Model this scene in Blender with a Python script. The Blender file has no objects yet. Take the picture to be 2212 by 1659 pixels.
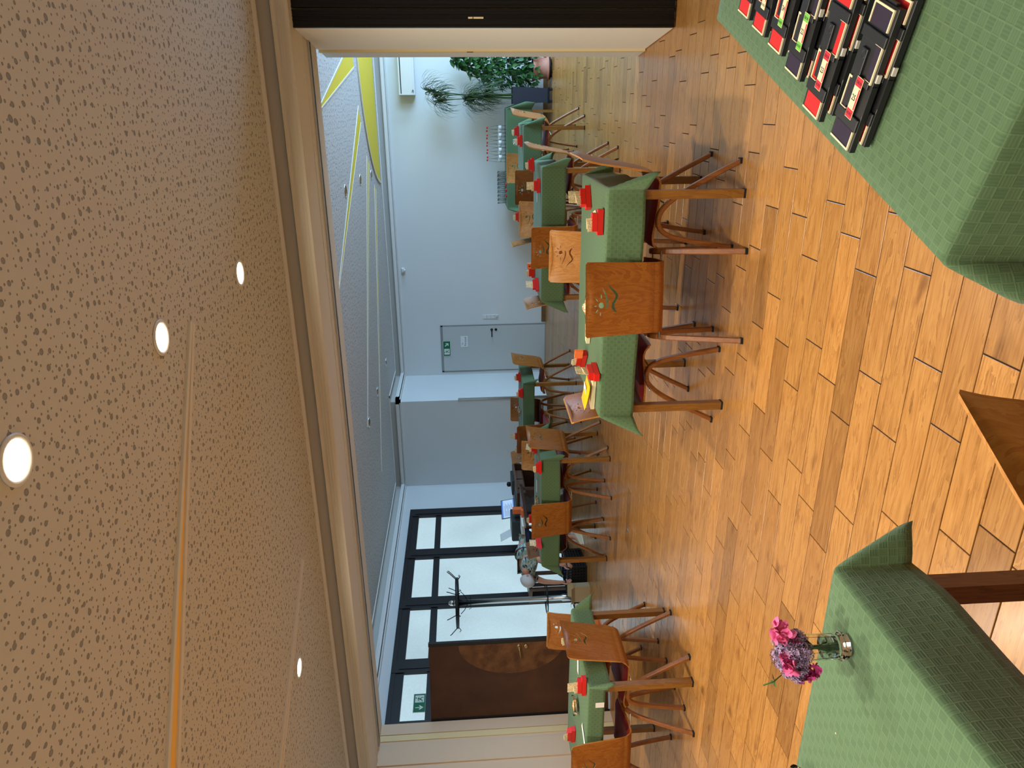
import bpy, bmesh, math, random
from mathutils import Vector, Matrix
from mathutils.geometry import delaunay_2d_cdt
random.seed(7)
PI = math.pi
scene = bpy.context.scene
COL = scene.collection

# ------------------------------------------------------------------ camera, world, exposure
YAW, PITCH, ROLL = math.radians(21.427), math.radians(3.561), math.radians(1.824)
fwd = Vector((-math.sin(YAW)*math.cos(PITCH), math.cos(YAW)*math.cos(PITCH), -math.sin(PITCH)))
rgt = Vector((math.cos(YAW), math.sin(YAW), 0))
dwn = fwd.cross(rgt)
r2 = math.cos(ROLL)*rgt + math.sin(ROLL)*dwn
d2 = -math.sin(ROLL)*rgt + math.cos(ROLL)*dwn
cam_d = bpy.data.cameras.new('camera'); cam = bpy.data.objects.new('camera', cam_d); COL.objects.link(cam)
# the photograph was taken with the phone turned on its side, so "down" in the room points right in the picture
rot = Matrix((d2, r2, -fwd)).transposed()
cam.matrix_world = Matrix.Translation((0, 0, 1.5)) @ rot.to_4x4()
cam_d.sensor_width = 36.0; cam_d.lens = 1534.0/2212.0*36.0; cam_d.clip_start = 0.02
scene.camera = cam
scene.view_settings.view_transform = 'Standard'
scene.view_settings.look = 'None'
scene.view_settings.exposure = 0.0
scene.view_settings.gamma = 1.0
scene.view_settings.use_curve_mapping = False
w = bpy.data.worlds.new('world'); scene.world = w; w.use_nodes = True
w.node_tree.nodes['Background'].inputs[0].default_value = (0.62, 0.80, 1.0, 1)
w.node_tree.nodes['Background'].inputs[1].default_value = 1.0

WARM = (1.0, 0.93, 0.78)
LAMP_W = 25.5
PANE_E = .92
DAY_W = 700.0
ZN, ZF = 2.78, 2.86          # ceiling heights of the near and the far room
LAMPS = [(-.92, 1.88, ZN), (-.895, 2.943, ZN), (-.877, 4.10, ZN), (-3.755, 4.115, ZN),
         (-3.755, 2.9, ZN), (-3.755, 1.7, ZN), (-.93, .72, ZN), (-3.755, .5, ZN), (-.93, -.5, ZN)]
OFFL = [(-.913, 8.694, ZF), (-.91, 10.04, ZF), (-.95, 11.3, ZF), (-3.985, 11.35, ZF), (-3.98, 10.01, ZF), (-4.0, 8.94, ZF)]

def area(name, loc, size, power, color, rot=(0, 0, 0), shape='DISK', sy=None, spread=PI):
    l = bpy.data.lights.new(name, 'AREA'); l.shape = shape; l.size = size
    if sy: l.size_y = sy
    l.energy = power; l.color = color; l.spread = spread
    o = bpy.data.objects.new(name, l); COL.objects.link(o); o.location = loc; o.rotation_euler = rot
    return o
# daylight through the tall windows of the far room's right wall (outside the frame)
area('daylight', (3.40, 9.6, 1.6), 2.3, DAY_W, (0.38, 0.66, 1.0), (0, PI/2, 0), 'RECTANGLE', 5.6)

# ------------------------------------------------------------------ materials
def srgb(r, g, b):
    f = lambda c: ((c/255+.055)/1.055)**2.4 if c > 10 else c/255/12.92
    return (f(r), f(g), f(b), 1)
def mat(name, col=(.5, .5, .5, 1), rough=.6, metal=0, emit=None, es=0, trans=0, ior=1.45, coat=0, alpha=1, spec=.5):
    m = bpy.data.materials.new(name); m.use_nodes = True
    b = m.node_tree.nodes['Principled BSDF']
    b.inputs['Base Color'].default_value = col; b.inputs['Roughness'].default_value = rough
    b.inputs['Metallic'].default_value = metal; b.inputs['IOR'].default_value = ior
    b.inputs['Transmission Weight'].default_value = trans; b.inputs['Coat Weight'].default_value = coat
    b.inputs['Specular IOR Level'].default_value = spec
    if emit: b.inputs['Emission Color'].default_value = emit; b.inputs['Emission Strength'].default_value = es
    return m
class N:
    def __init__(s, m): s.t = m.node_tree; s.b = s.t.nodes['Principled BSDF']
    def n(s, typ, **k):
        x = s.t.nodes.new(typ)
        for a, v in k.items():
            if a.startswith('i_'):
                key = a[2:]
                key = int(key) if key.isdigit() else key.replace('_', ' ')
                x.inputs[key].default_value = v
            else: setattr(x, a, v)
        return x
    def l(s, a, b): s.t.links.new(a, b)
    def ramp(s, fac, stops, interp='LINEAR'):
        r = s.t.nodes.new('ShaderNodeValToRGB'); r.color_ramp.interpolation = interp
        els = r.color_ramp.elements
        while len(els) < len(stops): els.new(.5)
        for e, (p, c) in zip(els, stops): e.position = p; e.color = c
        s.l(fac, r.inputs[0]); return r.outputs[0]
    def mix(s, fac, a, b, mode='MIX'):
        x = s.t.nodes.new('ShaderNodeMix'); x.data_type = 'RGBA'; x.blend_type = mode
        for sock, v in ((x.inputs[0], fac), (x.inputs[6], a), (x.inputs[7], b)):
            if hasattr(v, 'is_linked'): s.l(v, sock)
            else: sock.default_value = v
        return x.outputs[2]
    def math(s, op, a, b=0.0, c=0.0):
        x = s.t.nodes.new('ShaderNodeMath'); x.operation = op
        for sock, v in zip(x.inputs, (a, b, c)):
            if hasattr(v, 'is_linked'): s.l(v, sock)
            else: sock.default_value = v
        return x.outputs[0]
    def vmath(s, op, a, b):
        x = s.t.nodes.new('ShaderNodeVectorMath'); x.operation = op
        for sock, v in zip(x.inputs, (a, b)):
            if hasattr(v, 'is_linked'): s.l(v, sock)
            else: sock.default_value = v
        return x.outputs[0]
    def bump(s, h, strength=.2, dist=.01):
        x = s.t.nodes.new('ShaderNodeBump'); x.inputs['Strength'].default_value = strength; x.inputs['Distance'].default_value = dist
        s.l(h, x.inputs['Height']); s.l(x.outputs[0], s.b.inputs['Normal'])
    def color(s, c): s.l(c, s.b.inputs['Base Color'])

def plaster(name, c, amt=.04):
    m = mat(name, c, .85, spec=.2); n = N(m)
    g = n.n('ShaderNodeNewGeometry')
    t = n.n('ShaderNodeTexNoise', i_Scale=1.3, i_Detail=4.0); n.l(g.outputs['Position'], t.inputs['Vector'])
    n.color(n.mix(t.outputs[0], tuple(x*(1-amt) for x in c[:3])+(1,), tuple(min(1, x*(1+amt)) for x in c[:3])+(1,)))
    t2 = n.n('ShaderNodeTexNoise', i_Scale=160.0, i_Detail=2.0); n.l(g.outputs['Position'], t2.inputs['Vector'])
    n.bump(t2.outputs[0], .12, .002)
    return m
M = {}
M['wall'] = plaster('wall paint', srgb(222, 224, 222))
M['cream'] = plaster('cream paint', srgb(226, 220, 205), .02)
M['panel'] = plaster('partition laminate', srgb(248, 243, 228), .01)
M['cream_edge'] = plaster('cream edge paint', srgb(232, 214, 165), .02)
M['trim'] = plaster('white trim', srgb(228, 226, 220), .02)
M['ray'] = plaster('white ray trim', srgb(222, 220, 212), .01)
M['yellow'] = mat('sun yellow paint', srgb(232, 208, 50), .7)
M['orange'] = mat('amber paint', srgb(250, 205, 105), .7)
M['recess'] = plaster('grey recess', srgb(205, 200, 190), .03)
M['black'] = mat('black lacquer', (.010, .009, .009, 1), .35, spec=.3)
M['frame'] = mat('dark window frame', (.014, .013, .015, 1), .4)
M['rubber'] = mat('black rubber', (.01, .01, .01, 1), .7)
M['steel'] = mat('brushed steel', (.6, .6, .58, 1), .3, 1)
M['chrome'] = mat('chrome', (.85, .85, .85, 1), .12, 1)
M['brass'] = mat('worn brass', (.45, .33, .16, 1), .35, 1)
M['white'] = mat('white plastic', srgb(225, 226, 224), .4)
M['darkgap'] = mat('dark gap', (.02, .02, .02, 1), .9)
M['doorframe'] = plaster('grey door frame', srgb(150, 150, 146), .02)
M['door'] = plaster('door paint', srgb(200, 202, 198), .02)
M['red'] = mat('red plastic', srgb(214, 32, 22), .35)
M['pinkcard'] = mat('pink card', srgb(230, 110, 110), .7)
M['orangecard'] = mat('orange card', srgb(250, 120, 60), .6)
M['paper'] = mat('cream paper', srgb(238, 222, 178), .8)
M['whitepaper'] = mat('white paper', srgb(236, 236, 232), .8)
M['ink'] = mat('black ink', (.015, .015, .015, 1), .8)
M['blueink'] = mat('blue ink', srgb(70, 70, 130), .8)
M['greensign'] = mat('exit sign green', srgb(0, 110, 70), .5)
M['signwhite'] = mat('sign white', srgb(225, 235, 220), .5)
M['redprint'] = mat('red print', srgb(215, 30, 50), .6)
M['greenprint'] = mat('green print', srgb(120, 200, 70), .6)
M['boardblack'] = mat('black board plastic', (.016, .016, .018, 1), .42)
M['boardred'] = mat('board red felt', srgb(212, 30, 30), .8)
M['boardpurple'] = mat('board dark purple felt', srgb(42, 28, 52), .8)
M['ivory'] = mat('ivory plastic', srgb(245, 228, 185), .5)
M['terra'] = mat('terracotta plastic', srgb(196, 134, 110), .6)
M['darkpot'] = mat('anthracite pot', srgb(40, 46, 58), .5)
M['soil'] = mat('soil', (.03, .02, .013, 1), .95)
M['skin'] = mat('skin', srgb(205, 150, 125), .55)
M['greyhair'] = mat('grey hair', srgb(200, 198, 195), .7)
M['navy'] = mat('navy trousers', srgb(18, 26, 52), .85)
M['shoe'] = mat('beige shoe', srgb(222, 206, 168), .6)
M['sole'] = mat('cream sole', srgb(235, 226, 200), .6)
M['screen'] = mat('lit screen', (.1, .1, .1, 1), .3, emit=srgb(170, 205, 245), es=.95)
M['screenblue'] = mat('lit screen bar', (.1, .1, .1, 1), .3, emit=srgb(70, 120, 220), es=.9)
M['printer'] = mat('dark grey printer', srgb(52, 58, 60), .5)
M['blackmetal'] = mat('black iron', (.02, .02, .022, 1), .4, .3)
M['kraft'] = mat('kraft cardboard', srgb(190, 168, 130), .85)
M['pinkpetal'] = mat('pink petals', srgb(228, 104, 158), .6)
M['magenta'] = mat('magenta petals', srgb(168, 40, 112), .6)
M['lilac'] = mat('lilac petals', srgb(165, 140, 178), .7)
M['lilacdark'] = mat('dark lilac sprays', srgb(105, 85, 105), .8)
M['stem'] = mat('green stems', srgb(60, 90, 30), .7)
M['bluebag'] = mat('blue cloth bag', srgb(20, 50, 120), .7)
M['snackbag'] = mat('yellow packet', srgb(250, 190, 30), .35)
M['water'] = mat('water', (.9, .97, .93, 1), .02, trans=1, ior=1.33)
M['glass'] = mat('clear glass', (.95, .98, .97, 1), .02, trans=1, ior=1.45)
M['cutglass'] = M['glass']
def thin_glass():
    m = bpy.data.materials.new('thin clear glass'); m.use_nodes = True; t = m.node_tree; t.nodes.clear()
    o = t.nodes.new('ShaderNodeOutputMaterial'); mx = t.nodes.new('ShaderNodeMixShader'); a = t.nodes.new('ShaderNodeBsdfTransparent'); b = t.nodes.new('ShaderNodeBsdfGlossy'); f = t.nodes.new('ShaderNodeLayerWeight')
    a.inputs[0].default_value = (.99, 1, 1, 1); b.inputs['Roughness'].default_value = .06; f.inputs[0].default_value = .12
    t.links.new(f.outputs['Fresnel'], mx.inputs[0]); t.links.new(a.outputs[0], mx.inputs[1]); t.links.new(b.outputs[0], mx.inputs[2]); t.links.new(mx.outputs[0], o.inputs[0]); return m
M['glass'] = thin_glass()

# frosted panes lit by the daylight behind them
def pane_mat(name, col, es):
    m = mat(name, (.08, .09, .09, 1), .35); n = N(m)
    g = n.n('ShaderNodeNewGeometry')
    mp = n.n('ShaderNodeMapping'); mp.inputs['Scale'].default_value = (1, 55, 300); n.l(g.outputs['Position'], mp.inputs[0])
    t = n.n('ShaderNodeTexNoise', i_Scale=1.0, i_Detail=2.0); n.l(mp.outputs[0], t.inputs['Vector'])
    mp2 = n.n('ShaderNodeMapping'); mp2.inputs['Scale'].default_value = (1, 420, 40); n.l(g.outputs['Position'], mp2.inputs[0])
    t3 = n.n('ShaderNodeTexNoise', i_Scale=1.0, i_Detail=1.0); n.l(mp2.outputs[0], t3.inputs['Vector'])
    t2 = n.n('ShaderNodeTexNoise', i_Scale=.9, i_Detail=2.0); n.l(g.outputs['Position'], t2.inputs['Vector'])
    f = n.math('ADD', n.math('MULTIPLY', t.outputs[0], .35), n.math('MULTIPLY', t3.outputs[0], .3))
    f = n.math('ADD', f, n.math('MULTIPLY', t2.outputs[0], .5))
    c = n.ramp(f, [(.3, tuple(x*.62 for x in col[:3])+(1,)), (.8, tuple(min(1, x*1.1) for x in col[:3])+(1,))])
    n.l(c, n.b.inputs['Emission Color']); n.b.inputs['Emission Strength'].default_value = es
    return m
M['pane'] = pane_mat('frosted pane daylight', srgb(196, 226, 238), PANE_E)
M['dayglass'] = mat('window daylight right', (.5, .5, .5, 1), .4, emit=(.62, .82, 1, 1), es=2.2)

def woodm(name, c1, c2, rough=.4, scale=1.0, axis='Z', coat=.15, ring=2.2):
    m = mat(name, c1, rough, coat=coat); m.node_tree.nodes['Principled BSDF'].inputs['Coat Roughness'].default_value = .25
    n = N(m); tc = n.n('ShaderNodeTexCoord'); oi = n.n('ShaderNodeObjectInfo')
    off = n.vmath('MULTIPLY', n.n('ShaderNodeCombineXYZ').outputs[0], (0, 0, 0))
    cx = n.n('ShaderNodeCombineXYZ'); rnd = n.math('MULTIPLY', oi.outputs['Random'], 37.0)
    for i in range(3): n.l(rnd, cx.inputs[i])
    v = n.vmath('ADD', tc.outputs['Object'], cx.outputs[0])
    mp = n.n('ShaderNodeMapping')
    sc = {'Z': (5, 5, .7), 'X': (.7, 5, 5), 'Y': (5, .7, 5)}[axis]
    mp.inputs['Scale'].default_value = tuple(a*scale for a in sc); n.l(v, mp.inputs[0])
    wv = n.n('ShaderNodeTexNoise', i_Scale=ring, i_Detail=5.0, i_Roughness=.55, i_Distortion=.6); n.l(mp.outputs[0], wv.inputs['Vector'])
    fr = n.math('FRACT', n.math('MULTIPLY', wv.outputs[0], 9.0))
    mp2 = n.n('ShaderNodeMapping'); mp2.inputs['Scale'].default_value = tuple(a*scale*22 for a in sc); n.l(v, mp2.inputs[0])
    fine = n.n('ShaderNodeTexNoise', i_Scale=2.0, i_Detail=3.0); n.l(mp2.outputs[0], fine.inputs['Vector'])
    f = n.math('ADD', n.math('MULTIPLY', fr, .45), n.math('MULTIPLY', fine.outputs[0], .55))
    n.color(n.ramp(f, [(.2, c2), (.7, c1)]))
    n.bump(fine.outputs[0], .05, .001)
    return m
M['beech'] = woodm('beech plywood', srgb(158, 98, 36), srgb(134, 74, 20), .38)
M['beechlight'] = woodm('light beech plywood', srgb(196, 138, 68), srgb(172, 108, 42), .38)  # same beech with lamp light put into the colour; also used on shell rims
M['beechdark'] = woodm('brown beech plywood', srgb(128, 76, 30), srgb(104, 54, 18), .38)  # same beech with the shade on chair backs put into the colour
M['legwood'] = woodm('bent beech', srgb(150, 92, 40), srgb(126, 70, 24), .38, coat=.3)
M['tableleg'] = woodm('table leg wood', srgb(146, 98, 34), srgb(122, 78, 26), .45)
M['darkleg'] = woodm('dark table leg wood', srgb(110, 62, 30), srgb(84, 42, 20), .45)
M['walnut'] = woodm('dark walnut', srgb(86, 52, 34), srgb(56, 30, 20), .4)
M['brownwood'] = woodm('brown desk wood', srgb(112, 82, 62), srgb(86, 60, 46), .5)
M['baseboard'] = woodm('baseboard wood', srgb(128, 92, 54), srgb(100, 70, 40), .5, axis='X')

def floor_mat():
    m = mat('oak-look floor tile', (.4, .3, .2, 1), .33, spec=.5, coat=.35); m.node_tree.nodes['Principled BSDF'].inputs['Coat Roughness'].default_value = .22; n = N(m)
    g = n.n('ShaderNodeNewGeometry'); oi = n.n('ShaderNodeObjectInfo')
    isl = g.outputs['Random Per Island']
    r = n.math('FRACT', n.math('ADD', n.math('MULTIPLY', oi.outputs['Random'], 13.7), n.math('MULTIPLY', isl, 7.3)))
    cx = n.n('ShaderNodeCombineXYZ'); k = n.math('MULTIPLY', r, 60.0)
    n.l(k, cx.inputs[0]); n.l(k, cx.inputs[1])
    v = n.vmath('ADD', g.outputs['Position'], cx.outputs[0])
    mp = n.n('ShaderNodeMapping'); mp.inputs['Scale'].default_value = (1.3, 9, 1); n.l(v, mp.inputs[0])
    a = n.n('ShaderNodeTexNoise', i_Scale=1.5, i_Detail=6.0, i_Distortion=.8, i_Roughness=.6); n.l(mp.outputs[0], a.inputs['Vector'])
    rings = n.math('FRACT', n.math('MULTIPLY', a.outputs[0], 7.0))
    mp2 = n.n('ShaderNodeMapping'); mp2.inputs['Scale'].default_value = (6, 150, 1); n.l(v, mp2.inputs[0])
    b = n.n('ShaderNodeTexNoise', i_Scale=1.0, i_Detail=4.0); n.l(mp2.outputs[0], b.inputs['Vector'])
    mp3 = n.n('ShaderNodeMapping'); mp3.inputs['Scale'].default_value = (3, 6, 1); n.l(v, mp3.inputs[0])
    kn = n.n('ShaderNodeTexNoise', i_Scale=1.6, i_Detail=2.0); n.l(mp3.outputs[0], kn.inputs['Vector'])
    f = n.math('ADD', n.math('MULTIPLY', rings, .3), n.math('MULTIPLY', b.outputs[0], .7))
    base = n.ramp(f, [(.15, srgb(132, 84, 38)), (.45, srgb(182, 126, 64)), (.8, srgb(202, 148, 82))])
    knots = n.ramp(kn.outputs[0], [(.62, (1, 1, 1, 1)), (.78, (.52, .46, .40, 1))])
    base = n.mix(1.0, base, knots, 'MULTIPLY')
    tint = n.ramp(r, [(0, (.66, .64, .62, 1)), (.12, (.88, .86, .85, 1)), (.5, (.97, .97, .97, 1)), (.85, (1.04, 1.04, 1.04, 1)), (1, (1.14, 1.12, 1.06, 1))])
    n.color(n.mix(1.0, base, tint, 'MULTIPLY'))
    n.bump(b.outputs[0], .15, .0015)
    rr = n.ramp(b.outputs[0], [(.3, (.27, .27, .27, 1)), (.7, (.40, .40, .40, 1))]); n.l(rr, n.b.inputs['Roughness'])
    return m
M['floor'] = floor_mat()
M['grout'] = mat('floor joint', srgb(62, 48, 30), .9)

def perf_mat(name, col):
    m = mat(name, col, .9, spec=.15); n = N(m); g = n.n('ShaderNodeNewGeometry')
    mask = None; fields = []
    for sc, thr, off in ((30.0, (.08, .15), 0.0), (17.0, (.10, .19), 3.3)):
        v = n.vmath('ADD', g.outputs['Position'], (off, off*2, 0))
        vo = n.n('ShaderNodeTexVoronoi', voronoi_dimensions='2D', i_Scale=sc, i_Randomness=.7); n.l(v, vo.inputs['Vector'])
        rr = n.n('ShaderNodeSeparateColor'); n.l(vo.outputs['Color'], rr.inputs[0])
        rad = n.math('ADD', n.math('MULTIPLY', rr.outputs[0], thr[1]-thr[0]), thr[0])
        d = n.math('DIVIDE', vo.outputs['Distance'], rad)
        s = n.n('ShaderNodeMapRange', interpolation_type='SMOOTHSTEP'); n.l(d, s.inputs['Value'])
        s.inputs['From Min'].default_value = .75; s.inputs['From Max'].default_value = 1.15
        fields.append(s.outputs[0])
    mask = n.math('MULTIPLY', fields[0], fields[1])
    n.color(n.mix(mask, tuple(c*.5 for c in col[:3])+(1,), col))  # holes: depth shade over a dark backing, painted into the colour
    n.bump(mask, .7, .012)
    return m
M['perf'] = perf_mat('perforated ceiling board', srgb(206, 206, 200))
M['perf_far'] = perf_mat('perforated ceiling board far', srgb(206, 206, 204))

def cloth_mat():
    m = mat('green damask cloth', srgb(40, 84, 56), .75, spec=.25); n = N(m)
    m.node_tree.nodes['Principled BSDF'].inputs['Sheen Weight'].default_value = .12
    uv = n.n('ShaderNodeUVMap')
    ch = n.n('ShaderNodeTexChecker', i_Scale=1.0)
    mp = n.n('ShaderNodeMapping'); s = 1/.0195; mp.inputs['Scale'].default_value = (s, s, 1); n.l(uv.outputs[0], mp.inputs[0]); n.l(mp.outputs[0], ch.inputs['Vector'])
    w1 = n.n('ShaderNodeTexWave', bands_direction='X', i_Scale=56.0); n.l(uv.outputs[0], w1.inputs['Vector'])
    w2 = n.n('ShaderNodeTexWave', bands_direction='Y', i_Scale=56.0); n.l(uv.outputs[0], w2.inputs['Vector'])
    st = n.mix(ch.outputs['Fac'], w1.outputs[0], w2.outputs[0])
    # thin woven outline of each square
    sep = n.n('ShaderNodeSeparateXYZ'); n.l(mp.outputs[0], sep.inputs[0])
    ex = n.math('ABSOLUTE', n.math('SUBTRACT', n.math('FRACT', sep.outputs[0]), .5))
    ey = n.math('ABSOLUTE', n.math('SUBTRACT', n.math('FRACT', sep.outputs[1]), .5))
    e = n.n('ShaderNodeMapRange', interpolation_type='SMOOTHSTEP'); n.l(n.math('MAXIMUM', ex, ey), e.inputs['Value'])
    e.inputs['From Min'].default_value = .40; e.inputs['From Max'].default_value = .49
    ck = n.mix(ch.outputs['Fac'], srgb(82, 108, 75), srgb(88, 114, 80))
    st2 = n.n('ShaderNodeSeparateColor'); n.l(st, st2.inputs[0])
    c = n.mix(n.math('MULTIPLY', st2.outputs[0], .28), ck, srgb(62, 90, 58))
    c = n.mix(n.math('MULTIPLY', e.outputs[0], .30), c, srgb(112, 140, 98))
    n.color(c)
    h = n.math('ADD', n.math('MULTIPLY', st2.outputs[0], -.5), e.outputs[0])
    n.bump(h, .35, .0012)
    return m
M['cloth'] = cloth_mat()
def felt(name, c):
    m = mat(name, c, .9, spec=.2); n = N(m); tc = n.n('ShaderNodeTexCoord')
    t = n.n('ShaderNodeTexNoise', i_Scale=400.0, i_Detail=2.0); n.l(tc.outputs['Object'], t.inputs['Vector'])
    n.bump(t.outputs[0], .2, .001); m.node_tree.nodes['Principled BSDF'].inputs['Sheen Weight'].default_value = .2
    return m
M['redseat'] = felt('red upholstery', srgb(138, 16, 18))
def door_mat():
    m = mat('tooled leather door', srgb(70, 40, 22), .45); n = N(m); tc = n.n('ShaderNodeTexCoord')
    t = n.n('ShaderNodeTexNoise', i_Scale=3.0, i_Detail=5.0); n.l(tc.outputs['Object'], t.inputs['Vector'])
    n.color(n.ramp(t.outputs[0], [(.3, srgb(62, 34, 18)), (.7, srgb(84, 50, 28))])); n.bump(t.outputs[0], .1, .01)
    return m
M['browndoor'] = door_mat()
def copper():
    m = mat('hammered copper', srgb(104, 66, 34), .5, .15); n = N(m); tc = n.n('ShaderNodeTexCoord')
    t = n.n('ShaderNodeTexNoise', i_Scale=9.0, i_Detail=6.0); n.l(tc.outputs['Object'], t.inputs['Vector'])
    n.color(n.ramp(t.outputs[0], [(.35, srgb(84, 50, 24)), (.65, srgb(122, 82, 46))])); n.bump(t.outputs[0], .5, .01)
    return m
M['copper'] = copper()
def shirt():
    m = mat('patterned blouse', (.5, .6, .6, 1), .8); n = N(m); tc = n.n('ShaderNodeTexCoord')
    mp = n.n('ShaderNodeMapping'); mp.inputs['Scale'].default_value = (8, 3, 14); n.l(tc.outputs['Object'], mp.inputs[0])
    t = n.n('ShaderNodeTexNoise', i_Scale=2.2, i_Detail=5.0, i_Distortion=1.4); n.l(mp.outputs[0], t.inputs['Vector'])
    t2 = n.n('ShaderNodeTexNoise', i_Scale=3.0, i_Detail=2.0); n.l(tc.outputs['Object'], t2.inputs['Vector'])
    a = n.ramp(t.outputs[0], [(.36, srgb(24, 40, 66)), (.45, srgb(92, 120, 130)), (.50, srgb(186, 214, 214)), (.60, srgb(200, 222, 220)), (.66, srgb(50, 72, 92))])
    b = n.ramp(t.outputs[0], [(.36, srgb(30, 46, 60)), (.47, srgb(124, 132, 104)), (.7, srgb(140, 144, 112))])
    n.color(n.mix(n.ramp(t2.outputs[0], [(.45, (0, 0, 0, 1)), (.55, (1, 1, 1, 1))]), a, b))
    return m
M['shirt'] = shirt()
def leafm(name, a, b):
    m = mat(name, a, .45); n = N(m); oi = n.n('ShaderNodeObjectInfo'); g = n.n('ShaderNodeNewGeometry')
    r = n.math('FRACT', n.math('ADD', oi.outputs['Random'], g.outputs['Random Per Island']))
    n.color(n.ramp(r, [(0, a), (1, b)])); return m
M['leaf'] = leafm('glossy green leaf', srgb(24, 70, 34), srgb(78, 128, 70))
M['grassleaf'] = leafm('narrow dark leaf', srgb(30, 52, 32), srgb(84, 104, 66))
def snackm():
    m = mat('mixed nuts', srgb(214, 150, 80), .6); n = N(m); g = n.n('ShaderNodeNewGeometry')
    n.color(n.ramp(g.outputs['Random Per Island'], [(0, srgb(240, 205, 130)), (.35, srgb(226, 150, 70)), (.6, srgb(170, 92, 40)), (.8, srgb(248, 235, 200)), (1, srgb(200, 100, 50))])); return m
M['snack'] = snackm()
def printed(name, c, ink, sc=260.0, rows=190.0):
    m = mat(name, c, .8); n = N(m); tc = n.n('ShaderNodeTexCoord')
    sep = n.n('ShaderNodeSeparateXYZ'); n.l(tc.outputs['Object'], sep.inputs[0])
    row = n.math('FRACT', n.math('MULTIPLY', sep.outputs[2], rows))
    mp = n.n('ShaderNodeMapping'); mp.inputs['Scale'].default_value = (sc, sc, rows*.98); n.l(tc.outputs['Object'], mp.inputs[0])
    t = n.n('ShaderNodeTexNoise', i_Scale=1.0, i_Detail=0.0); n.l(mp.outputs[0], t.inputs['Vector'])
    k = n.math('MULTIPLY', n.math('GREATER_THAN', row, .5), n.math('GREATER_THAN', t.outputs[0], .5))
    n.color(n.mix(n.math('MULTIPLY', k, .7), c, ink)); return m
M['printcard'] = printed('printed cream card', srgb(238, 222, 178), srgb(90, 70, 60), 300, 130)
M['colorcard'] = printed('printed colour card', srgb(235, 225, 190), srgb(70, 110, 90), 120, 120)

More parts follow.
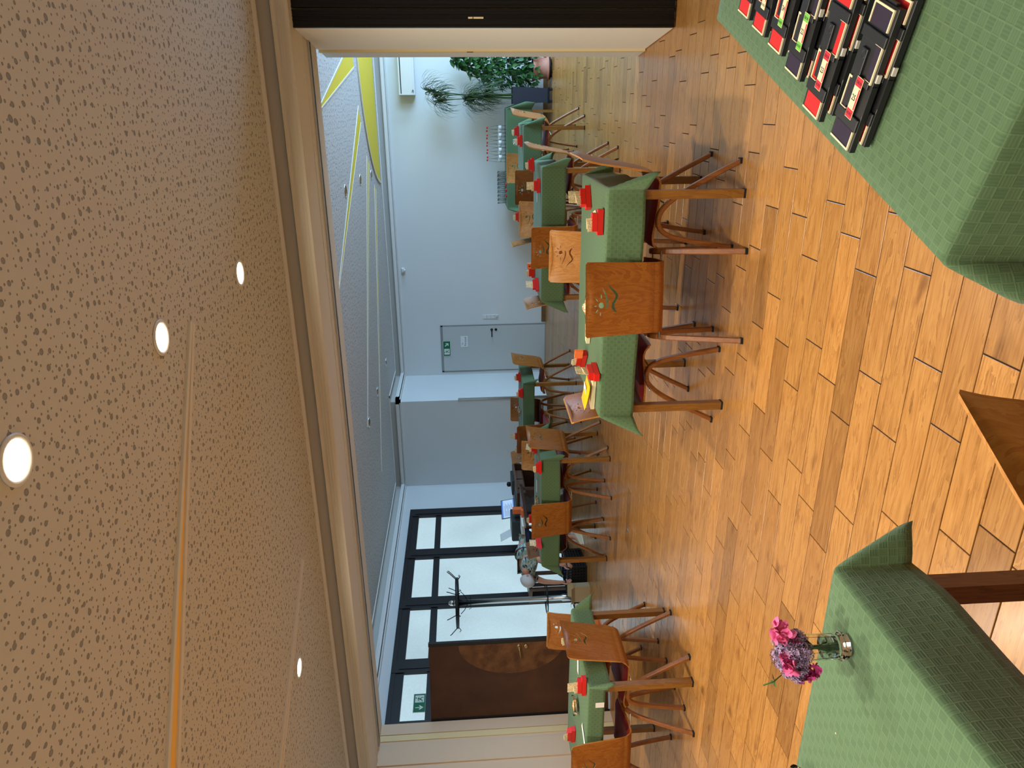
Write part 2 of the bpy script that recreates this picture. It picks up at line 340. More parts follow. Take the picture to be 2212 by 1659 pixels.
# ------------------------------------------------------------------ geometry helpers
class G:
    """collects faces; .obj() links them as ONE mesh object"""
    def __init__(s): s.v = []; s.f = []; s.m = []; s.sm = []; s.uv = None
    def add(s, vs, fs, mi=0, smooth=False, mw=None):
        o = len(s.v)
        s.v += [tuple(mw @ Vector(p)) if mw is not None else tuple(p) for p in vs]
        for f in fs: s.f.append(tuple(i+o for i in f)); s.m.append(mi); s.sm.append(smooth)
        return s
    def box(s, c, d, mi=0, rz=0, mw=None):
        x, y, z = d[0]/2, d[1]/2, d[2]/2
        R = Matrix.Translation(c) @ Matrix.Rotation(rz, 4, 'Z')
        if mw is not None: R = mw @ R
        vs = [(a*x, b*y, e*z) for a in (-1, 1) for b in (-1, 1) for e in (-1, 1)]
        return s.add(vs, [(0, 1, 3, 2), (4, 6, 7, 5), (0, 4, 5, 1), (2, 3, 7, 6), (0, 2, 6, 4), (1, 5, 7, 3)], mi, False, R)
    def bb(s, x0, x1, y0, y1, z0, z1, mi=0): return s.box(((x0+x1)/2, (y0+y1)/2, (z0+z1)/2), (abs(x1-x0), abs(y1-y0), abs(z1-z0)), mi)
    def chbox(s, c, d, ch=.002, mi=0, rz=0, mw=None):
        """box with chamfered top edges"""
        x, y, z = d[0]/2, d[1]/2, d[2]/2
        R = Matrix.Translation(c) @ Matrix.Rotation(rz, 4, 'Z')
        if mw is not None: R = mw @ R
        q = lambda X, Y, Z: [(-X, -Y, Z), (X, -Y, Z), (X, Y, Z), (-X, Y, Z)]
        vs = q(x, y, -z)+q(x, y, z-ch)+q(x-ch, y-ch, z)
        fs = [(3, 2, 1, 0), (8, 9, 10, 11)]
        for k in (0, 4):
            for i in range(4): fs.append((k+i, k+(i+1) % 4, k+4+(i+1) % 4, k+4+i))
        return s.add(vs, fs, mi, False, R)
    def lathe(s, prof, n=20, mi=0, c=(0, 0, 0), mw=None, smooth=True):
        vs = []; fs = []
        for (r, z) in prof:
            for k in range(n):
                a = 2*PI*k/n; vs.append((c[0]+r*math.cos(a), c[1]+r*math.sin(a), c[2]+z))
        for i in range(len(prof)-1):
            for k in range(n):
                fs.append((i*n+k, i*n+(k+1) % n, (i+1)*n+(k+1) % n, (i+1)*n+k))
        if prof[0][0] > 1e-5: fs.append(tuple(range(n-1, -1, -1)))
        if prof[-1][0] > 1e-5: fs.append(tuple((len(prof)-1)*n+k for k in range(n)))
        return s.add(vs, fs, mi, smooth, mw)
    def tube(s, pts, rad, n=8, mi=0, mw=None, caps=True):
        pts = [Vector(p) for p in pts]; m = len(pts)
        rad = rad if isinstance(rad, (list, tuple)) else [rad]*m
        vs = []; fs = []; up = None
        for i, p in enumerate(pts):
            t = (pts[min(i+1, m-1)]-pts[max(i-1, 0)]).normalized()
            if up is None: up = Vector((0, 0, 1)) if abs(t.z) < .9 else Vector((1, 0, 0))
            a = t.cross(up).normalized(); b = a.cross(t).normalized(); up = b
            for k in range(n):
                an = 2*PI*k/n; vs.append(p+rad[i]*(math.cos(an)*a+math.sin(an)*b))
        for i in range(m-1):
            for k in range(n): fs.append((i*n+k, i*n+(k+1) % n, (i+1)*n+(k+1) % n, (i+1)*n+k))
        if caps: fs += [tuple(range(n-1, -1, -1)), tuple((m-1)*n+k for k in range(n))]
        return s.add(vs, fs, mi, True, mw)
    def prism(s, poly, z0, z1, mi=0, mw=None):
        n = len(poly)
        vs = [(p[0], p[1], z0) for p in poly]+[(p[0], p[1], z1) for p in poly]
        fs = [tuple(range(n-1, -1, -1)), tuple(range(n, 2*n))]+[(i, (i+1) % n, n+(i+1) % n, n+i) for i in range(n)]
        return s.add(vs, fs, mi, False, mw)
    def mesh(s, name, mats):
        me = bpy.data.meshes.new(name); me.from_pydata(s.v, [], s.f)
        for m in (mats if isinstance(mats, (list, tuple)) else [mats]): me.materials.append(M[m] if isinstance(m, str) else m)
        me.polygons.foreach_set('material_index', s.m); me.polygons.foreach_set('use_smooth', s.sm)
        if s.uv:
            l = me.uv_layers.new(name='UVMap')
            for lp in me.loops: l.data[lp.index].uv = s.uv[lp.vertex_index]
        me.update(); return me
    def obj(s, name, mats, parent=None, loc=None, rz=0, tagd=None):
        o = bpy.data.objects.new(name, s.mesh(name, mats)); COL.objects.link(o)
        if parent: o.parent = parent
        if loc is not None: o.location = loc
        if rz: o.rotation_euler = (0, 0, rz)
        if tagd: tag(o, *tagd)
        return o
def fixn(o):
    bm = bmesh.new(); bm.from_mesh(o.data); bmesh.ops.recalc_face_normals(bm, faces=bm.faces); bm.to_mesh(o.data); bm.free(); return o
def tag(o, label, cat, group=None):
    o['label'] = label; o['category'] = cat
    if group: o['group'] = group
    return o
def thing(name, label, cat, loc=(0, 0, 0), rz=0, group=None):
    o = bpy.data.objects.new(name, None); COL.objects.link(o); o.location = loc; o.rotation_euler = (0, 0, rz)
    o.empty_display_size = .1
    return tag(o, label, cat, group)
def struct(o, label=None):
    o['kind'] = 'structure'
    if label: o['label'] = label
    return o
def copy_tree(o, parent=None):
    c = o.copy(); COL.objects.link(c)
    if parent: c.parent = parent
    for ch in o.children: copy_tree(ch, c)
    return c
def text(s, size, material, parent, loc, rot, name='lettering', ext=.0003, align='CENTER'):
    cu = bpy.data.curves.new(name, 'FONT'); cu.body = s; cu.size = size; cu.align_x = align; cu.align_y = 'CENTER'; cu.extrude = ext; cu.resolution_u = 2
    t = bpy.data.objects.new(name+'_src', cu); COL.objects.link(t)
    dg = bpy.context.evaluated_depsgraph_get(); me = bpy.data.meshes.new_from_object(t.evaluated_get(dg))
    bpy.data.objects.remove(t); bpy.data.curves.remove(cu)
    me.materials.clear(); me.materials.append(M[material])
    o = bpy.data.objects.new(name, me); COL.objects.link(o); o.parent = parent; o.location = loc; o.rotation_euler = rot
    return o
def smooth_path(pts, k=4):
    out = []
    P_ = [pts[0]]+list(pts)+[pts[-1]]
    for i in range(1, len(P_)-2):
        p0, p1, p2, p3 = [Vector(q) for q in P_[i-1:i+3]]
        for j in range(k):
            t = j/k
            out.append(.5*((2*p1)+(-p0+p2)*t+(2*p0-5*p1+4*p2-p3)*t*t+(-p0+3*p1-3*p2+p3)*t**3))
    out.append(Vector(P_[-2])); return out

# ------------------------------------------------------------------ structure: floor of oak-look tiles
XL, XR, YB, YS, YN = -6.5, 3.2, 12.88, 11.59, -1.6
fl = G().bb(XL-.3, XR+.1, YN, YB+.2, -.06, -.006, 0).obj('floor', 'grout'); struct(fl)
PW, PL, GAP = .1495, .597, .005
tile = G(); tile.chbox((0, 0, -.006), (PL-GAP, PW-GAP, .012), .0012); tmesh = tile.mesh('plank', 'floor')
known = {0: -.972, 1: -.797, 2: -.520, 3: -.954, 4: -.592, 5: -.478, 6: -.968, 7: -.625, 8: -1.061, 9: -.870, 10: -1.063, 11: -.690, 12: -.829, 13: -1.102}
rest = G(); planks = []
cy_, sy_ = math.cos(YAW), math.sin(YAW)
k0 = int((YN-1.861)/PW)
for k in range(k0, int((YB-1.861)/PW)+1):
    y = 1.861+(k+.5)*PW
    x0 = known.get(k, random.uniform(0, PL))
    x0 = x0-math.ceil((x0-(XL-.1))/PL)*PL
    x = x0
    while x < XR:
        xc = x+PL/2
        a, b = max(x, XL-.08), min(x+PL, XR)
        if b-a > .03:
            dx, dy = xc, y
            depth = -sy_*dx+cy_*dy; lat = cy_*dx+sy_*dy
            vis = depth > .9 and abs(lat)/depth < .72 and not (xc > .45 and y > 5.2)
            size = 1/max(depth, .3)**3 if vis else 0
            # planks hidden under the two cloth-covered tables in front, or in shadow of the view, count less
            if y < 1.15 or (xc < -.95 and y < 1.1) or (xc > .1+(y-1.3)*.4 and y < 2.4): size *= .0
            planks.append((size, xc, y, a, b))
        x += PL
planks.sort(reverse=True)
nobj = 0
for s_, xc, y, a, b in planks:
    if s_ > 0 and nobj < 296 and b-a > PL-.01:
        o = bpy.data.objects.new('plank', tmesh); COL.objects.link(o); o.parent = fl; o.location = (xc, y, 0); nobj += 1
    else:
        rest.chbox(((a+b)/2, y, -.006), (b-a-GAP, PW-GAP, .012), .0012)
ro = rest.obj('distant_planks', 'floor', fl); ro['kind'] = 'stuff'

# walls
def wall(name, *boxes, m='wall'):
    g = G()
    for b in boxes: g.bb(*b)
    return struct(g.obj(name, m))
wall('wall_back', (-4.82, XR+.2, YB, YB+.15, 0, 3.0))
wall('wall_back_step', (-4.97, -4.82, YS, YB+.15, 0, 3.0), (XL-.2, -4.97, YS, YS+.12, 0, 3.0))
wall('wall_near', (XL-.2, XR+.2, YN-.1, YN, 0, 3.0))
wall('wall_left_near', (XL-.15, XL+.02, YN, 5.26, 0, 3.0), m='cream')
wall('wall_right_near', (XR, XR+.15, YN, 6.1, 0, 3.0), m='cream')
# far room right wall with three tall windows (outside the frame, where the daylight comes from)
g = G(); wy = [(6.9, 8.5), (8.9, 10.5), (10.9, 12.3)]
g.bb(XR, XR+.15, 6.1, YB, 0, .5); g.bb(XR, XR+.15, 6.1, YB, 2.7, 3.0)
ys_ = [6.1]+[q for p in wy for q in p]+[YB]
for i in range(0, len(ys_), 2): g.bb(XR, XR+.15, ys_[i], ys_[i+1], .5, 2.7)
struct(g.obj('wall_right', 'wall'))
for i, (a, b) in enumerate(wy):
    wn = struct(G().bb(XR+.04, XR+.09, a, b, .5, .56).bb(XR+.04, XR+.09, a, b, 2.64, 2.7).bb(XR+.04, XR+.09, a, a+.06, .56, 2.64).bb(XR+.04, XR+.09, b-.06, b, .56, 2.64).bb(XR+.045, XR+.085, (a+b)/2-.03, (a+b)/2+.03, .56, 2.64).obj('window_%d' % (i+5), 'frame'))

M['pillar'] = plaster('tan cream paint', srgb(222, 200, 172), .02)
# ceilings
struct(G().bb(XL-.1, XR+.1, YN, 5.14, ZN, ZN+.03).obj('ceiling', 'perf'))
struct(G().bb(XL+.17, XR, 6.05, YS-.17, ZF, ZF+.03).bb(-4.65, XR, YS-.17, YB-.17, ZF, ZF+.03).obj('ceiling_far', 'perf_far'))
struct(G().bb(XL-.3, XR+.3, YN-.2, YB+.3, 3.0, 3.06).obj('ceiling_slab', 'trim'))
g = G(); g.bb(XL, XR, 5.118, 5.155, ZN-.012, ZN+.03); g.bb(XL, XR, 5.128, 5.136, ZN-.018, ZN-.012); g.bb(XL, XR, 5.145, 5.155, ZN-.018, ZN-.012)
struct(g.obj('trim_1', 'trim'))
# dropped beam that carries the folding partition
bm_ = struct(G().bb(XL, XR, 5.262, 6.088, 2.585, 3.0).obj('beam', 'cream'))
g = G(); g.bb(XL, XR, 5.228, 5.262, 2.585, 2.688)
for z in (2.600, 2.622, 2.644): g.bb(XL, XR, 5.222, 5.228, z, z+.008)
g.bb(XL, XR, 5.222, 5.262, 2.683, 2.69)
g.obj('face_moulding', 'cream', bm_)
G().bb(XL, XR, 5.256, 5.262, 2.70, 2.98).obj('recess_face', 'recess', bm_)
g = G(); g.bb(XL, XR, 5.228, 5.60, 2.579, 2.585); g.bb(XL, XR, 5.60, 5.615, 2.575, 2.585); g.bb(XL, XR, 5.84, 5.88, 2.572, 2.585); g.bb(XL, XR, 5.90, 6.088, 2.578, 2.585)
g.obj('soffit_moulding', 'cream', bm_)
g = G(); g.bb(XL+.1, XR, 5.77, 5.775, 2.568, 2.585, 0); g.bb(XL+.1, XR, 5.825, 5.83, 2.568, 2.585, 0); g.bb(XL+.1, XR, 5.775, 5.825, 2.583, 2.586, 1)
g.obj('partition_track', ['steel', 'darkgap'], bm_)
# left end pillar under the beam, with its vertical bands
pl_ = struct(G().bb(XL-.1, -6.44, 5.23, 6.088, 0, 2.585).obj('pillar_left', 'pillar'))
G().bb(-6.44, -6.425, 5.94, 6.085, 0, 2.585).obj('outer_band', 'pillar', pl_)
G().bb(-6.44, -6.43, 5.86, 5.935, 0, 2.585).obj('middle_band', 'cream_edge', pl_)
G().bb(-6.44, -6.425, 5.55, 5.80, 0, 2.585).obj('inner_band', 'pillar', pl_)
G().bb(-6.44, -6.415, 5.23, 5.50, 0, .10).obj('plinth', 'tableleg', pl_)

# cornice and ceiling edge of the far room
def cornice(name, a, b, nx, ny, e0=0, e1=0):
    a = Vector(a); b = Vector(b); d = (b-a).normalized(); L = (b-a).length; n_ = Vector((nx, ny))
    g = G()
    def seg(d0, d1, z0, z1, mi, x0=0, x1=0):
        p = [a-d*x0+n_*d0, b+d*x1+n_*d0, b+d*x1+n_*d1, a-d*x0+n_*d1]
        g.add([(q.x, q.y, z0) for q in p]+[(q.x, q.y, z1) for q in p], [(0, 1, 2, 3), (7, 6, 5, 4), (0, 4, 5, 1), (1, 5, 6, 2), (2, 6, 7, 3), (3, 7, 4, 0)], mi)
    seg(0, .10, 2.705, 2.765, 0, e0*.10, e1*.10); seg(0, .108, 2.705, 2.715, 0, e0*.108, e1*.108); seg(0, .108, 2.74, 2.75, 0, e0*.108, e1*.108)
    seg(0, .05, 2.685, 2.705, 0, e0*.05, e1*.05)
    seg(.155, .185, ZF-.012, ZF+.03, 0, e0*.185, e1*.185)
    seg(.0, .006, 2.77, 2.99, 1, 0, 0)
    return struct(fixn(g.obj(name, ['trim', 'recess'])))
cornice('trim_2', (-4.82, YB), (XR, YB), 0, -1, -1, 0)
cornice('trim_3', (-4.82, YS), (-4.82, YB), 1, 0, 1, -1)
cornice('trim_4', (XL, YS), (-4.82, YS), 0, -1, -1, 1)
cornice('trim_5', (XL, 6.09), (XL, YS), 1, 0, 0, -1)
# baseboards
struct(G().bb(-3.80, XR, YB-.015, YB, 0, .075).obj('baseboard_back', 'baseboard'))
struct(G().bb(XL, -4.82, YS-.015, YS, 0, .10).bb(-4.82, -4.805, YS-.015, YB, 0, .1).obj('baseboard_step', 'baseboard'))
struct(G().bb(-4.822, -4.79, YS-.012, YS+.02, .1, 1.68).obj('trim_6', 'steel'), 'chrome corner guard')

# ceiling rays and the yellow sun
def strip(g, a, b, wa, wb, z, h, mi, off=0.0):
    a = Vector((a[0], a[1])); b = Vector((b[0], b[1])); d = (b-a).normalized(); n_ = Vector((-d.y, d.x))
    p = [a+n_*(wa[0]), b+n_*(wb[0]), b+n_*(wb[1]), a+n_*(wa[1])]
    g.add([(q.x, q.y, z-h) for q in p]+[(q.x, q.y, z) for q in p], [(0, 1, 2, 3), (7, 6, 5, 4), (0, 4, 5, 1), (1, 5, 6, 2), (2, 6, 7, 3), (3, 7, 4, 0)], mi)
def ray(name, a, b, wa, wb, z, color, label, h=.006, tw=.012):
    """light channel between two trim bars, tapering from a (width wa) to b (width wb)"""
    g = G(); strip(g, a, b, (-wa/2-.028, -wa/2), (-wb/2-tw, -wb/2), z, h, 0); strip(g, a, b, (wa/2, wa/2+.028), (wb/2, wb/2+tw), z, h, 0)
    r = struct(fixn(g.obj(name, 'ray')), label)
    g = G(); strip(g, a, b, (-wa/2, wa/2), (-wb/2, wb/2), z, .003, 0); fixn(g.obj('inlay', color, r))
    return r
ray('trim_7', (-4.2, 1.22), (-.93, 3.28), .155, .002, ZN, 'orange', 'amber ceiling ray', .012, .026)
ray('trim_8', (-5.0, 1.9), (-3.15, 4.57), .10, .002, ZN, 'orange', 'amber ceiling ray by the left downlight', .012, .022)
ray('trim_9', (.64, 10.25), (-.01, 7.55), .30, .015, ZF, 'yellow', 'widest yellow ceiling ray')
ray('trim_10', (-.10, 10.50), (-1.85, 7.60), .22, .015, ZF, 'yellow', 'second yellow ceiling ray')
ray('trim_11', (-.72, 11.03), (-4.0, 8.78), .17, .02, ZF, 'yellow', 'third yellow ceiling ray')
ray('trim_12', (-1.18, 11.70), (-5.2, 9.76), .14, .02, ZF, 'yellow', 'fourth yellow ceiling ray')
sc_ = Vector((.92, 12.72)); R1 = 2.13
arc = [(sc_.x+R1*math.cos(t), sc_.y+R1*math.sin(t)) for t in [math.radians(186+i*(354-186)/40) for i in range(41)]]
arc = [p for p in arc if p[0] < XR-.05]
poly = arc+[(arc[-1][0], 12.55), (arc[0][0], 12.55)]
sun = struct(fixn(G().prism(arc, ZF-.005, ZF-.0005).obj('sun_panel', 'yellow')), 'yellow sun painted on ceiling')
g = G()
for p, q in zip(arc[:-1], arc[1:]): strip(g, p, q, (0, .035), (0, .035), ZF, .02, 0)
fixn(g.obj('sun_rim', 'ray', sun))

# window wall of the far room: bays between dark frames
def window(name, y0, y1, lower=True, lower_to=None, label=None):
    fr = struct(G().bb(-6.53, -6.47, y0, y0+.03, .06, 2.55).obj(name, 'frame'), label)
    g = G(); g.bb(-6.52, -6.475, y0+.03, y1, 2.395, 2.50); g.bb(-6.52, -6.475, y0+.03, y1, 2.018, 2.11)
    if lower: g.bb(-6.52, -6.475, y0+.03, y1, .06, .13)
    g.obj('glazing_bar', 'frame', fr)
    G().bb(-6.512, -6.505, y0+.03, y1, 2.11, 2.395).obj('pane', 'pane', fr)
    if lower: G().bb(-6.512, -6.505, y0+.03, y1, .13, 2.018).obj('pane', 'pane', fr)
    return fr
window('window_1', 9.49, 10.48)
window('window_2', 8.31, 9.28)
window('window_3', 7.10, 8.10)
window('window_4', 6.13, 6.90, lower=False)
g = G()
for a, b in ((10.48, 10.70), (9.28, 9.49), (8.10, 8.31), (6.90, 7.10)):
    g.bb(-6.54, -6.46, a, b, 0, 2.55); g.bb(-6.46, -6.452, a+.05, b-.05, 0, 2.46)
g.bb(-6.54, -6.465, 6.09, 10.70, 2.50, 2.555); g.bb(-6.54, -6.465, 7.1, 10.48, 0, .06)
g.bb(-6.54, -6.44, 6.09, 6.13, 0, 2.55)
struct(g.obj('window_frame', 'frame'))
wall('wall_left', (XL-.15, XL, 10.70, YS+.1, 0, 3.0), (XL-.15, XL, 6.0, 10.70, 2.555, 3.0))
struct(G().bb(XL, XL+.02, 10.66, 10.72, 0, 2.555).obj('trim_13', 'trim'))
# glowing sheet, unseen behind the leaf, stands in for daylight in the doorway
struct(G().bb(-6.66, -6.65, 6.0, 7.1, 0, 2.1).obj('window_porch', 'pane'), 'frosted porch glazing behind the open door')
# exit sign stuck on the transom pane above the brown door
def exit_sign(name, label, Wd, Ht, arrow, loc, rz):
    t = thing(name, label, 'sign', loc, rz)
    G().bb(-Wd/2-.006, Wd/2+.006, -.002, 0, -Ht/2-.006, Ht/2+.006).obj('border', 'signwhite', t)
    G().bb(-Wd/2, Wd/2, -.004, -.002, -Ht/2, Ht/2).obj('plate', 'greensign', t)
    sx = 1 if arrow == 'down' else -1
    g = G(); Ry = Matrix.Rotation(PI/2, 4, 'X')
    c = sx*Wd*.22
    def poly(pts, mi=0, dz=(.004, .0052)):
        g.prism([(c2[0], c2[1]) for c2 in pts], dz[0], dz[1], mi, Ry)
    h = Ht/2*.78
    # white doorway
    wdr = Wd*.20
    poly([(c-wdr, -h), (c+wdr, -h), (c+wdr, h), (c-wdr, h)])
    # running figure
    def limb(a, b, w_):
        a = Vector(a); b = Vector(b); n_ = Vector((-(b-a).y, (b-a).x)).normalized()*w_
        poly([tuple(a+n_), tuple(a-n_), tuple(b-n_), tuple(b+n_)], 1, (.0052, .0062))
    f = Ht*.42
    P0 = lambda x, y: (c+sx*x*f, y*f)
    limb(P0(.1, .35), P0(-.15, -.2), f*.14); limb(P0(-.15, -.2), P0(.35, -.3), f*.09); limb(P0(.35, -.3), P0(.3, -.8), f*.08)
    limb(P0(-.15, -.2), P0(-.45, -.55), f*.09); limb(P0(-.45, -.55), P0(-.85, -.5), f*.07)
    limb(P0(.1, .35), P0(.5, .1), f*.06); limb(P0(.05, .35), P0(-.45, .3), f*.06); limb(P0(-.45, .3), P0(-.55, .0), f*.05)
    hd = P0(.25, .72); poly([(hd[0]+f*.15*math.cos(k*PI/5), hd[1]+f*.15*math.sin(k*PI/5)) for k in range(10)], 1, (.0052, .0062))
    ca = -sx*Wd*.26
    if arrow == 'down':
        A = [(-.12, .9), (.12, .9), (.12, -.35), (.5, .1), (.75, -.1), (0, -.95), (-.75, -.1), (-.5, .1), (-.12, -.35)]
    else:
        A = [(-.8, .55), (-.55, .8), (.35, -.1), (.35, .45), (.7, .45), (.7, -.7), (-.45, -.7), (-.45, -.35), (.1, -.35)]
        A = [(x, y) for x, y in A]
    poly([(ca+x*f*.8, y*f*.9) for x, y in A])
    fixn(g.obj('pictogram', ['signwhite', 'greensign'], t)); return t
exit_sign('exit_sign', 'green exit sign with downward arrow on the pane above the brown door', .27, .135, 'down', (-6.50, 6.44, 2.182), PI/2)
exit_sign('exit_sign', 'green exit sign with slanting arrow on the white door', .286, .130, 'right', (-4.28, YB-.024, 1.875), 0)

# brown door leaf, standing open into the room
dl = struct(bpy.data.objects.new('door_2', None), 'dark brown door with copper half-disc, open'); COL.objects.link(dl)
dl.location = (-6.45, 6.125, 0); dl.rotation_euler = (0, 0, math.atan2(6.41-6.125, -5.6+6.45))
LW = .885
G().bb(0, LW, -.02, .025, .015, 2.03).obj('door_leaf', 'browndoor', dl)
g = G(); g.bb(LW-.03, LW+.006, -.026, .03, .015, 2.035); g.bb(0, .03, -.024, .03, .015, 2.03); g.obj('edge_strip', 'frame', dl)
pts = [(LW-.03, 1.08+.62)]
for k in range(25):
    t = PI/2+k*PI/24; pts.append((LW-.03+.345*math.cos(t), 1.10+.60*math.sin(t)))
hd_ = G().prism(pts, .02, .03, 0, Matrix.Rotation(PI/2, 4, 'X')); fixn(hd_.obj('copper_half_disc', 'copper', dl))
hl = G().lathe([(.028, 0), (.028, .008)], 16, mw=Matrix.Translation((LW-.075, -.03, 1.02)) @ Matrix.Rotation(PI/2, 4, 'X')).tube([(LW-.075, -.03, 1.02), (LW-.075, -.075, 1.02), (LW-.10, -.08, 1.015), (LW-.20, -.08, 1.005)], [.011, .011, .010, .008], 8).obj('door_handle', 'brass', dl)
G().lathe([(.026, 0), (.026, .012), (.012, .014)], 16, mw=Matrix.Translation((LW-.075, -.03, .94)) @ Matrix.Rotation(PI/2, 4, 'X')).obj('lock_rosette', 'brass', dl)

# white door in the back wall
d1 = struct(G().bb(-4.735, -3.855, YB-.018, YB-.002, .004, 1.94).obj('door_1', 'door'))
g = G(); g.bb(-4.76, -4.735, YB-.012, YB, 0, 1.975); g.bb(-3.855, -3.83, YB-.012, YB, 0, 1.975); g.bb(-4.76, -3.83, YB-.012, YB, 1.94, 1.985); g.obj('door_frame', 'doorframe', d1)
rx = Matrix.Rotation(PI/2, 4, 'X')
G().lathe([(.024, 0), (.024, .01)], 14, mw=Matrix.Translation((-3.93, YB-.018, 1.017)) @ rx).tube([(-3.93, YB-.02, 1.017), (-3.93, YB-.07, 1.017), (-3.95, YB-.075, 1.017), (-4.06, YB-.075, 1.017)], .010, 8).obj('door_handle', 'black', d1)
G().lathe([(.024, 0), (.024, .01), (.012, .012)], 14, mw=Matrix.Translation((-3.93, YB-.018, .938)) @ rx).obj('lock_rosette', 'black', d1)
pp = thing('paper_notice', 'white handwritten paper notice taped to the white door', 'notice', (-4.15, YB-.022, 1.54))
G().bb(-.11, .11, -.001, .0, -.068, .068).obj('sheet', 'whitepaper', pp)
text('für', .035, 'blueink', pp, (-.04, -.0015, .035), (PI/2, 0, 0)); text('Personal', .052, 'blueink', pp, (0, -.0015, -.02), (PI/2, 0, 0))
# switches, sensor, wall unit
sw = thing('switch_panel', 'white column of wall switches above a socket beside the white door', 'switch', (-3.68, YB-.001, 1.03))
for k in range(4):
    G().chbox((0, 0, 0), (.078, .07, .012), .002, mw=Matrix.Translation((0, -.006, .111-.074*k)) @ rx).obj('switch' if k < 3 else 'socket', 'white', sw)
G().lathe([(.026, .0), (.024, .004), (.0, .004)], 16, mw=Matrix.Translation((0, -.010, -.111)) @ rx).obj('socket_well', 'recess', sw)
sn = thing('motion_sensor', 'small white motion sensor high on the back wall', 'sensor', (-2.76, YB, 2.59))
G().chbox((0, 0, 0), (.085, .05, .05), .012, mw=Matrix.Translation((0, -.03, .02)) @ rx).obj('housing', 'white', sn)
G().lathe([(.0, -.035), (.022, -.028), (.033, -.008), (.033, .0)], 14, c=(0, -.045, 0)).obj('lens', 'white', sn)
ac = thing('air_conditioner', 'white wall-mounted air conditioner near the ceiling', 'air conditioner', (.60, YB-.001, 2.345))
G().bb(-.42, .42, -.20, 0, -.13, .13).bb(-.42, .42, -.215, -.20, -.10, .12).obj('casing', 'white', ac)
G().bb(-.40, .40, -.218, -.214, .085, .10).obj('vent_slot', 'darkgap', ac)
G().bb(-.36, -.345, -.217, -.2145, -.11, -.09).bb(-.38, -.37, -.217, -.2145, -.115, -.08).obj('indicator', 'ink', ac)

# ceiling downlights
def downlight(x, y, z, lit, label, group):
    t = thing('downlight', label, 'ceiling light', (x, y, z), 0, group)
    G().lathe([(.076, 0), (.078, -.004), (.072, -.009), (.062, -.007), (.060, 0)], 32).obj('ring', 'white' if lit else 'chrome', t)
    G().lathe([(.0001, -.003), (.061, -.003), (.061, -.001)], 32).obj('lamp_disc' if lit else 'reflector', M['lampon'] if lit else M['lampoff'], t)
M['lampon'] = mat('lit lamp', (1, 1, 1, 1), .5, emit=(1, .86, .62, 1), es=12)
M['lampoff'] = mat('unlit lamp glass', (.35, .36, .38, 1), .08, .9)
lab = ['largest lit ceiling downlight at the frame edge', 'lit ceiling downlight second from the folding wall beam', 'lit ceiling downlight next to the beam above the middle table', 'lit ceiling downlight beside the amber ray']
for i, (x, y, z) in enumerate(LAMPS):
    downlight(x, y, z, True, lab[i] if i < 4 else 'lit ceiling downlight behind the viewer', 'lit downlights' if i < 4 else 'lit downlights behind the camera')
    area('lamp_light', (x, y, z-.012), .12, LAMP_W, WARM, (0, 0, 0), spread=math.radians(170))
lab2 = ['unlit chrome downlight beside the second yellow ray, nearer the beam', 'unlit chrome downlight between two yellow rays', 'small unlit chrome downlight near the tip of the yellow sun', 'unlit chrome downlight nearest the white door wall', 'unlit chrome downlight in the middle of its row', 'unlit chrome downlight of the left row, nearer the beam']
for i, (x, y, z) in enumerate(OFFL): downlight(x, y, z, False, lab2[i], 'unlit downlights in the far room')

# folding partition stack, parked at the right under the beam
def partition(x0, x1, ytop, label, first=True):
    t = thing('partition_panel', label, 'partition', (0, 0, 0), 0, 'folding wall panels')
    dx = -.082
    def sl(g, xa, xb, ya, yb, z0, z1, mi=0):
        k = dx/.805
        f = lambda x, y: x+(y-5.336)*k
        p = [(f(xa, ya), ya), (f(xb, ya), ya), (f(xb, yb), yb), (f(xa, yb), yb)]
        g.prism(p, z0, z1, mi)
    g = G(); sl(g, x0+.004, x1-.004, 5.345, 6.14, .008, 2.58); fixn(g.obj('panel', 'panel', t))
    g = G(); sl(g, x0, x1, 5.336, 5.350, .012, 2.578); fixn(g.obj('edge_frame', 'black', t))
    g = G(); w_ = x1-x0
    for a, b in ((0, .010), (.40*w_, .46*w_), (.62*w_, .67*w_), (w_-.010, w_)): sl(g, x0+a, x0+b, 5.326, 5.336, .012, 2.578)
    fixn(g.obj('edge_profile', 'black', t))
    if first:
        g = G(); sl(g, x0+.052, x0+.062, 5.322, 5.338, 1.318, 1.385); sl(g, x0+.052, x0+.062, 5.322, 5.338, 1.39, 1.42); fixn(g.obj('latch', 'ivory', t))
    g = G(); sl(g, x0-.012, x1-.03, 6.14, 6.19, .006, 2.57); fixn(g.obj('end_cap', 'cream_edge', t))
    if first: g = G(); sl(g, x0-.014, x0-.010, 6.150, 6.172, 1.375, 1.425); fixn(g.obj('key_slot', 'darkgap', t))
    g = G(); sl(g, x0-.008, x0+.05, 6.19, 6.41, .004, 2.56); fixn(g.obj('end_strip', 'trim', t))
    return t
partition(.493, .600, 0, 'cream folding partition panel with black edge and small latch', True)
p2 = partition(.613, .720, 0, 'black-edged folding partition panel parked behind the first', False)
p3 = partition(.733, .840, 0, 'black-edged folding partition panel at the picture edge', False)

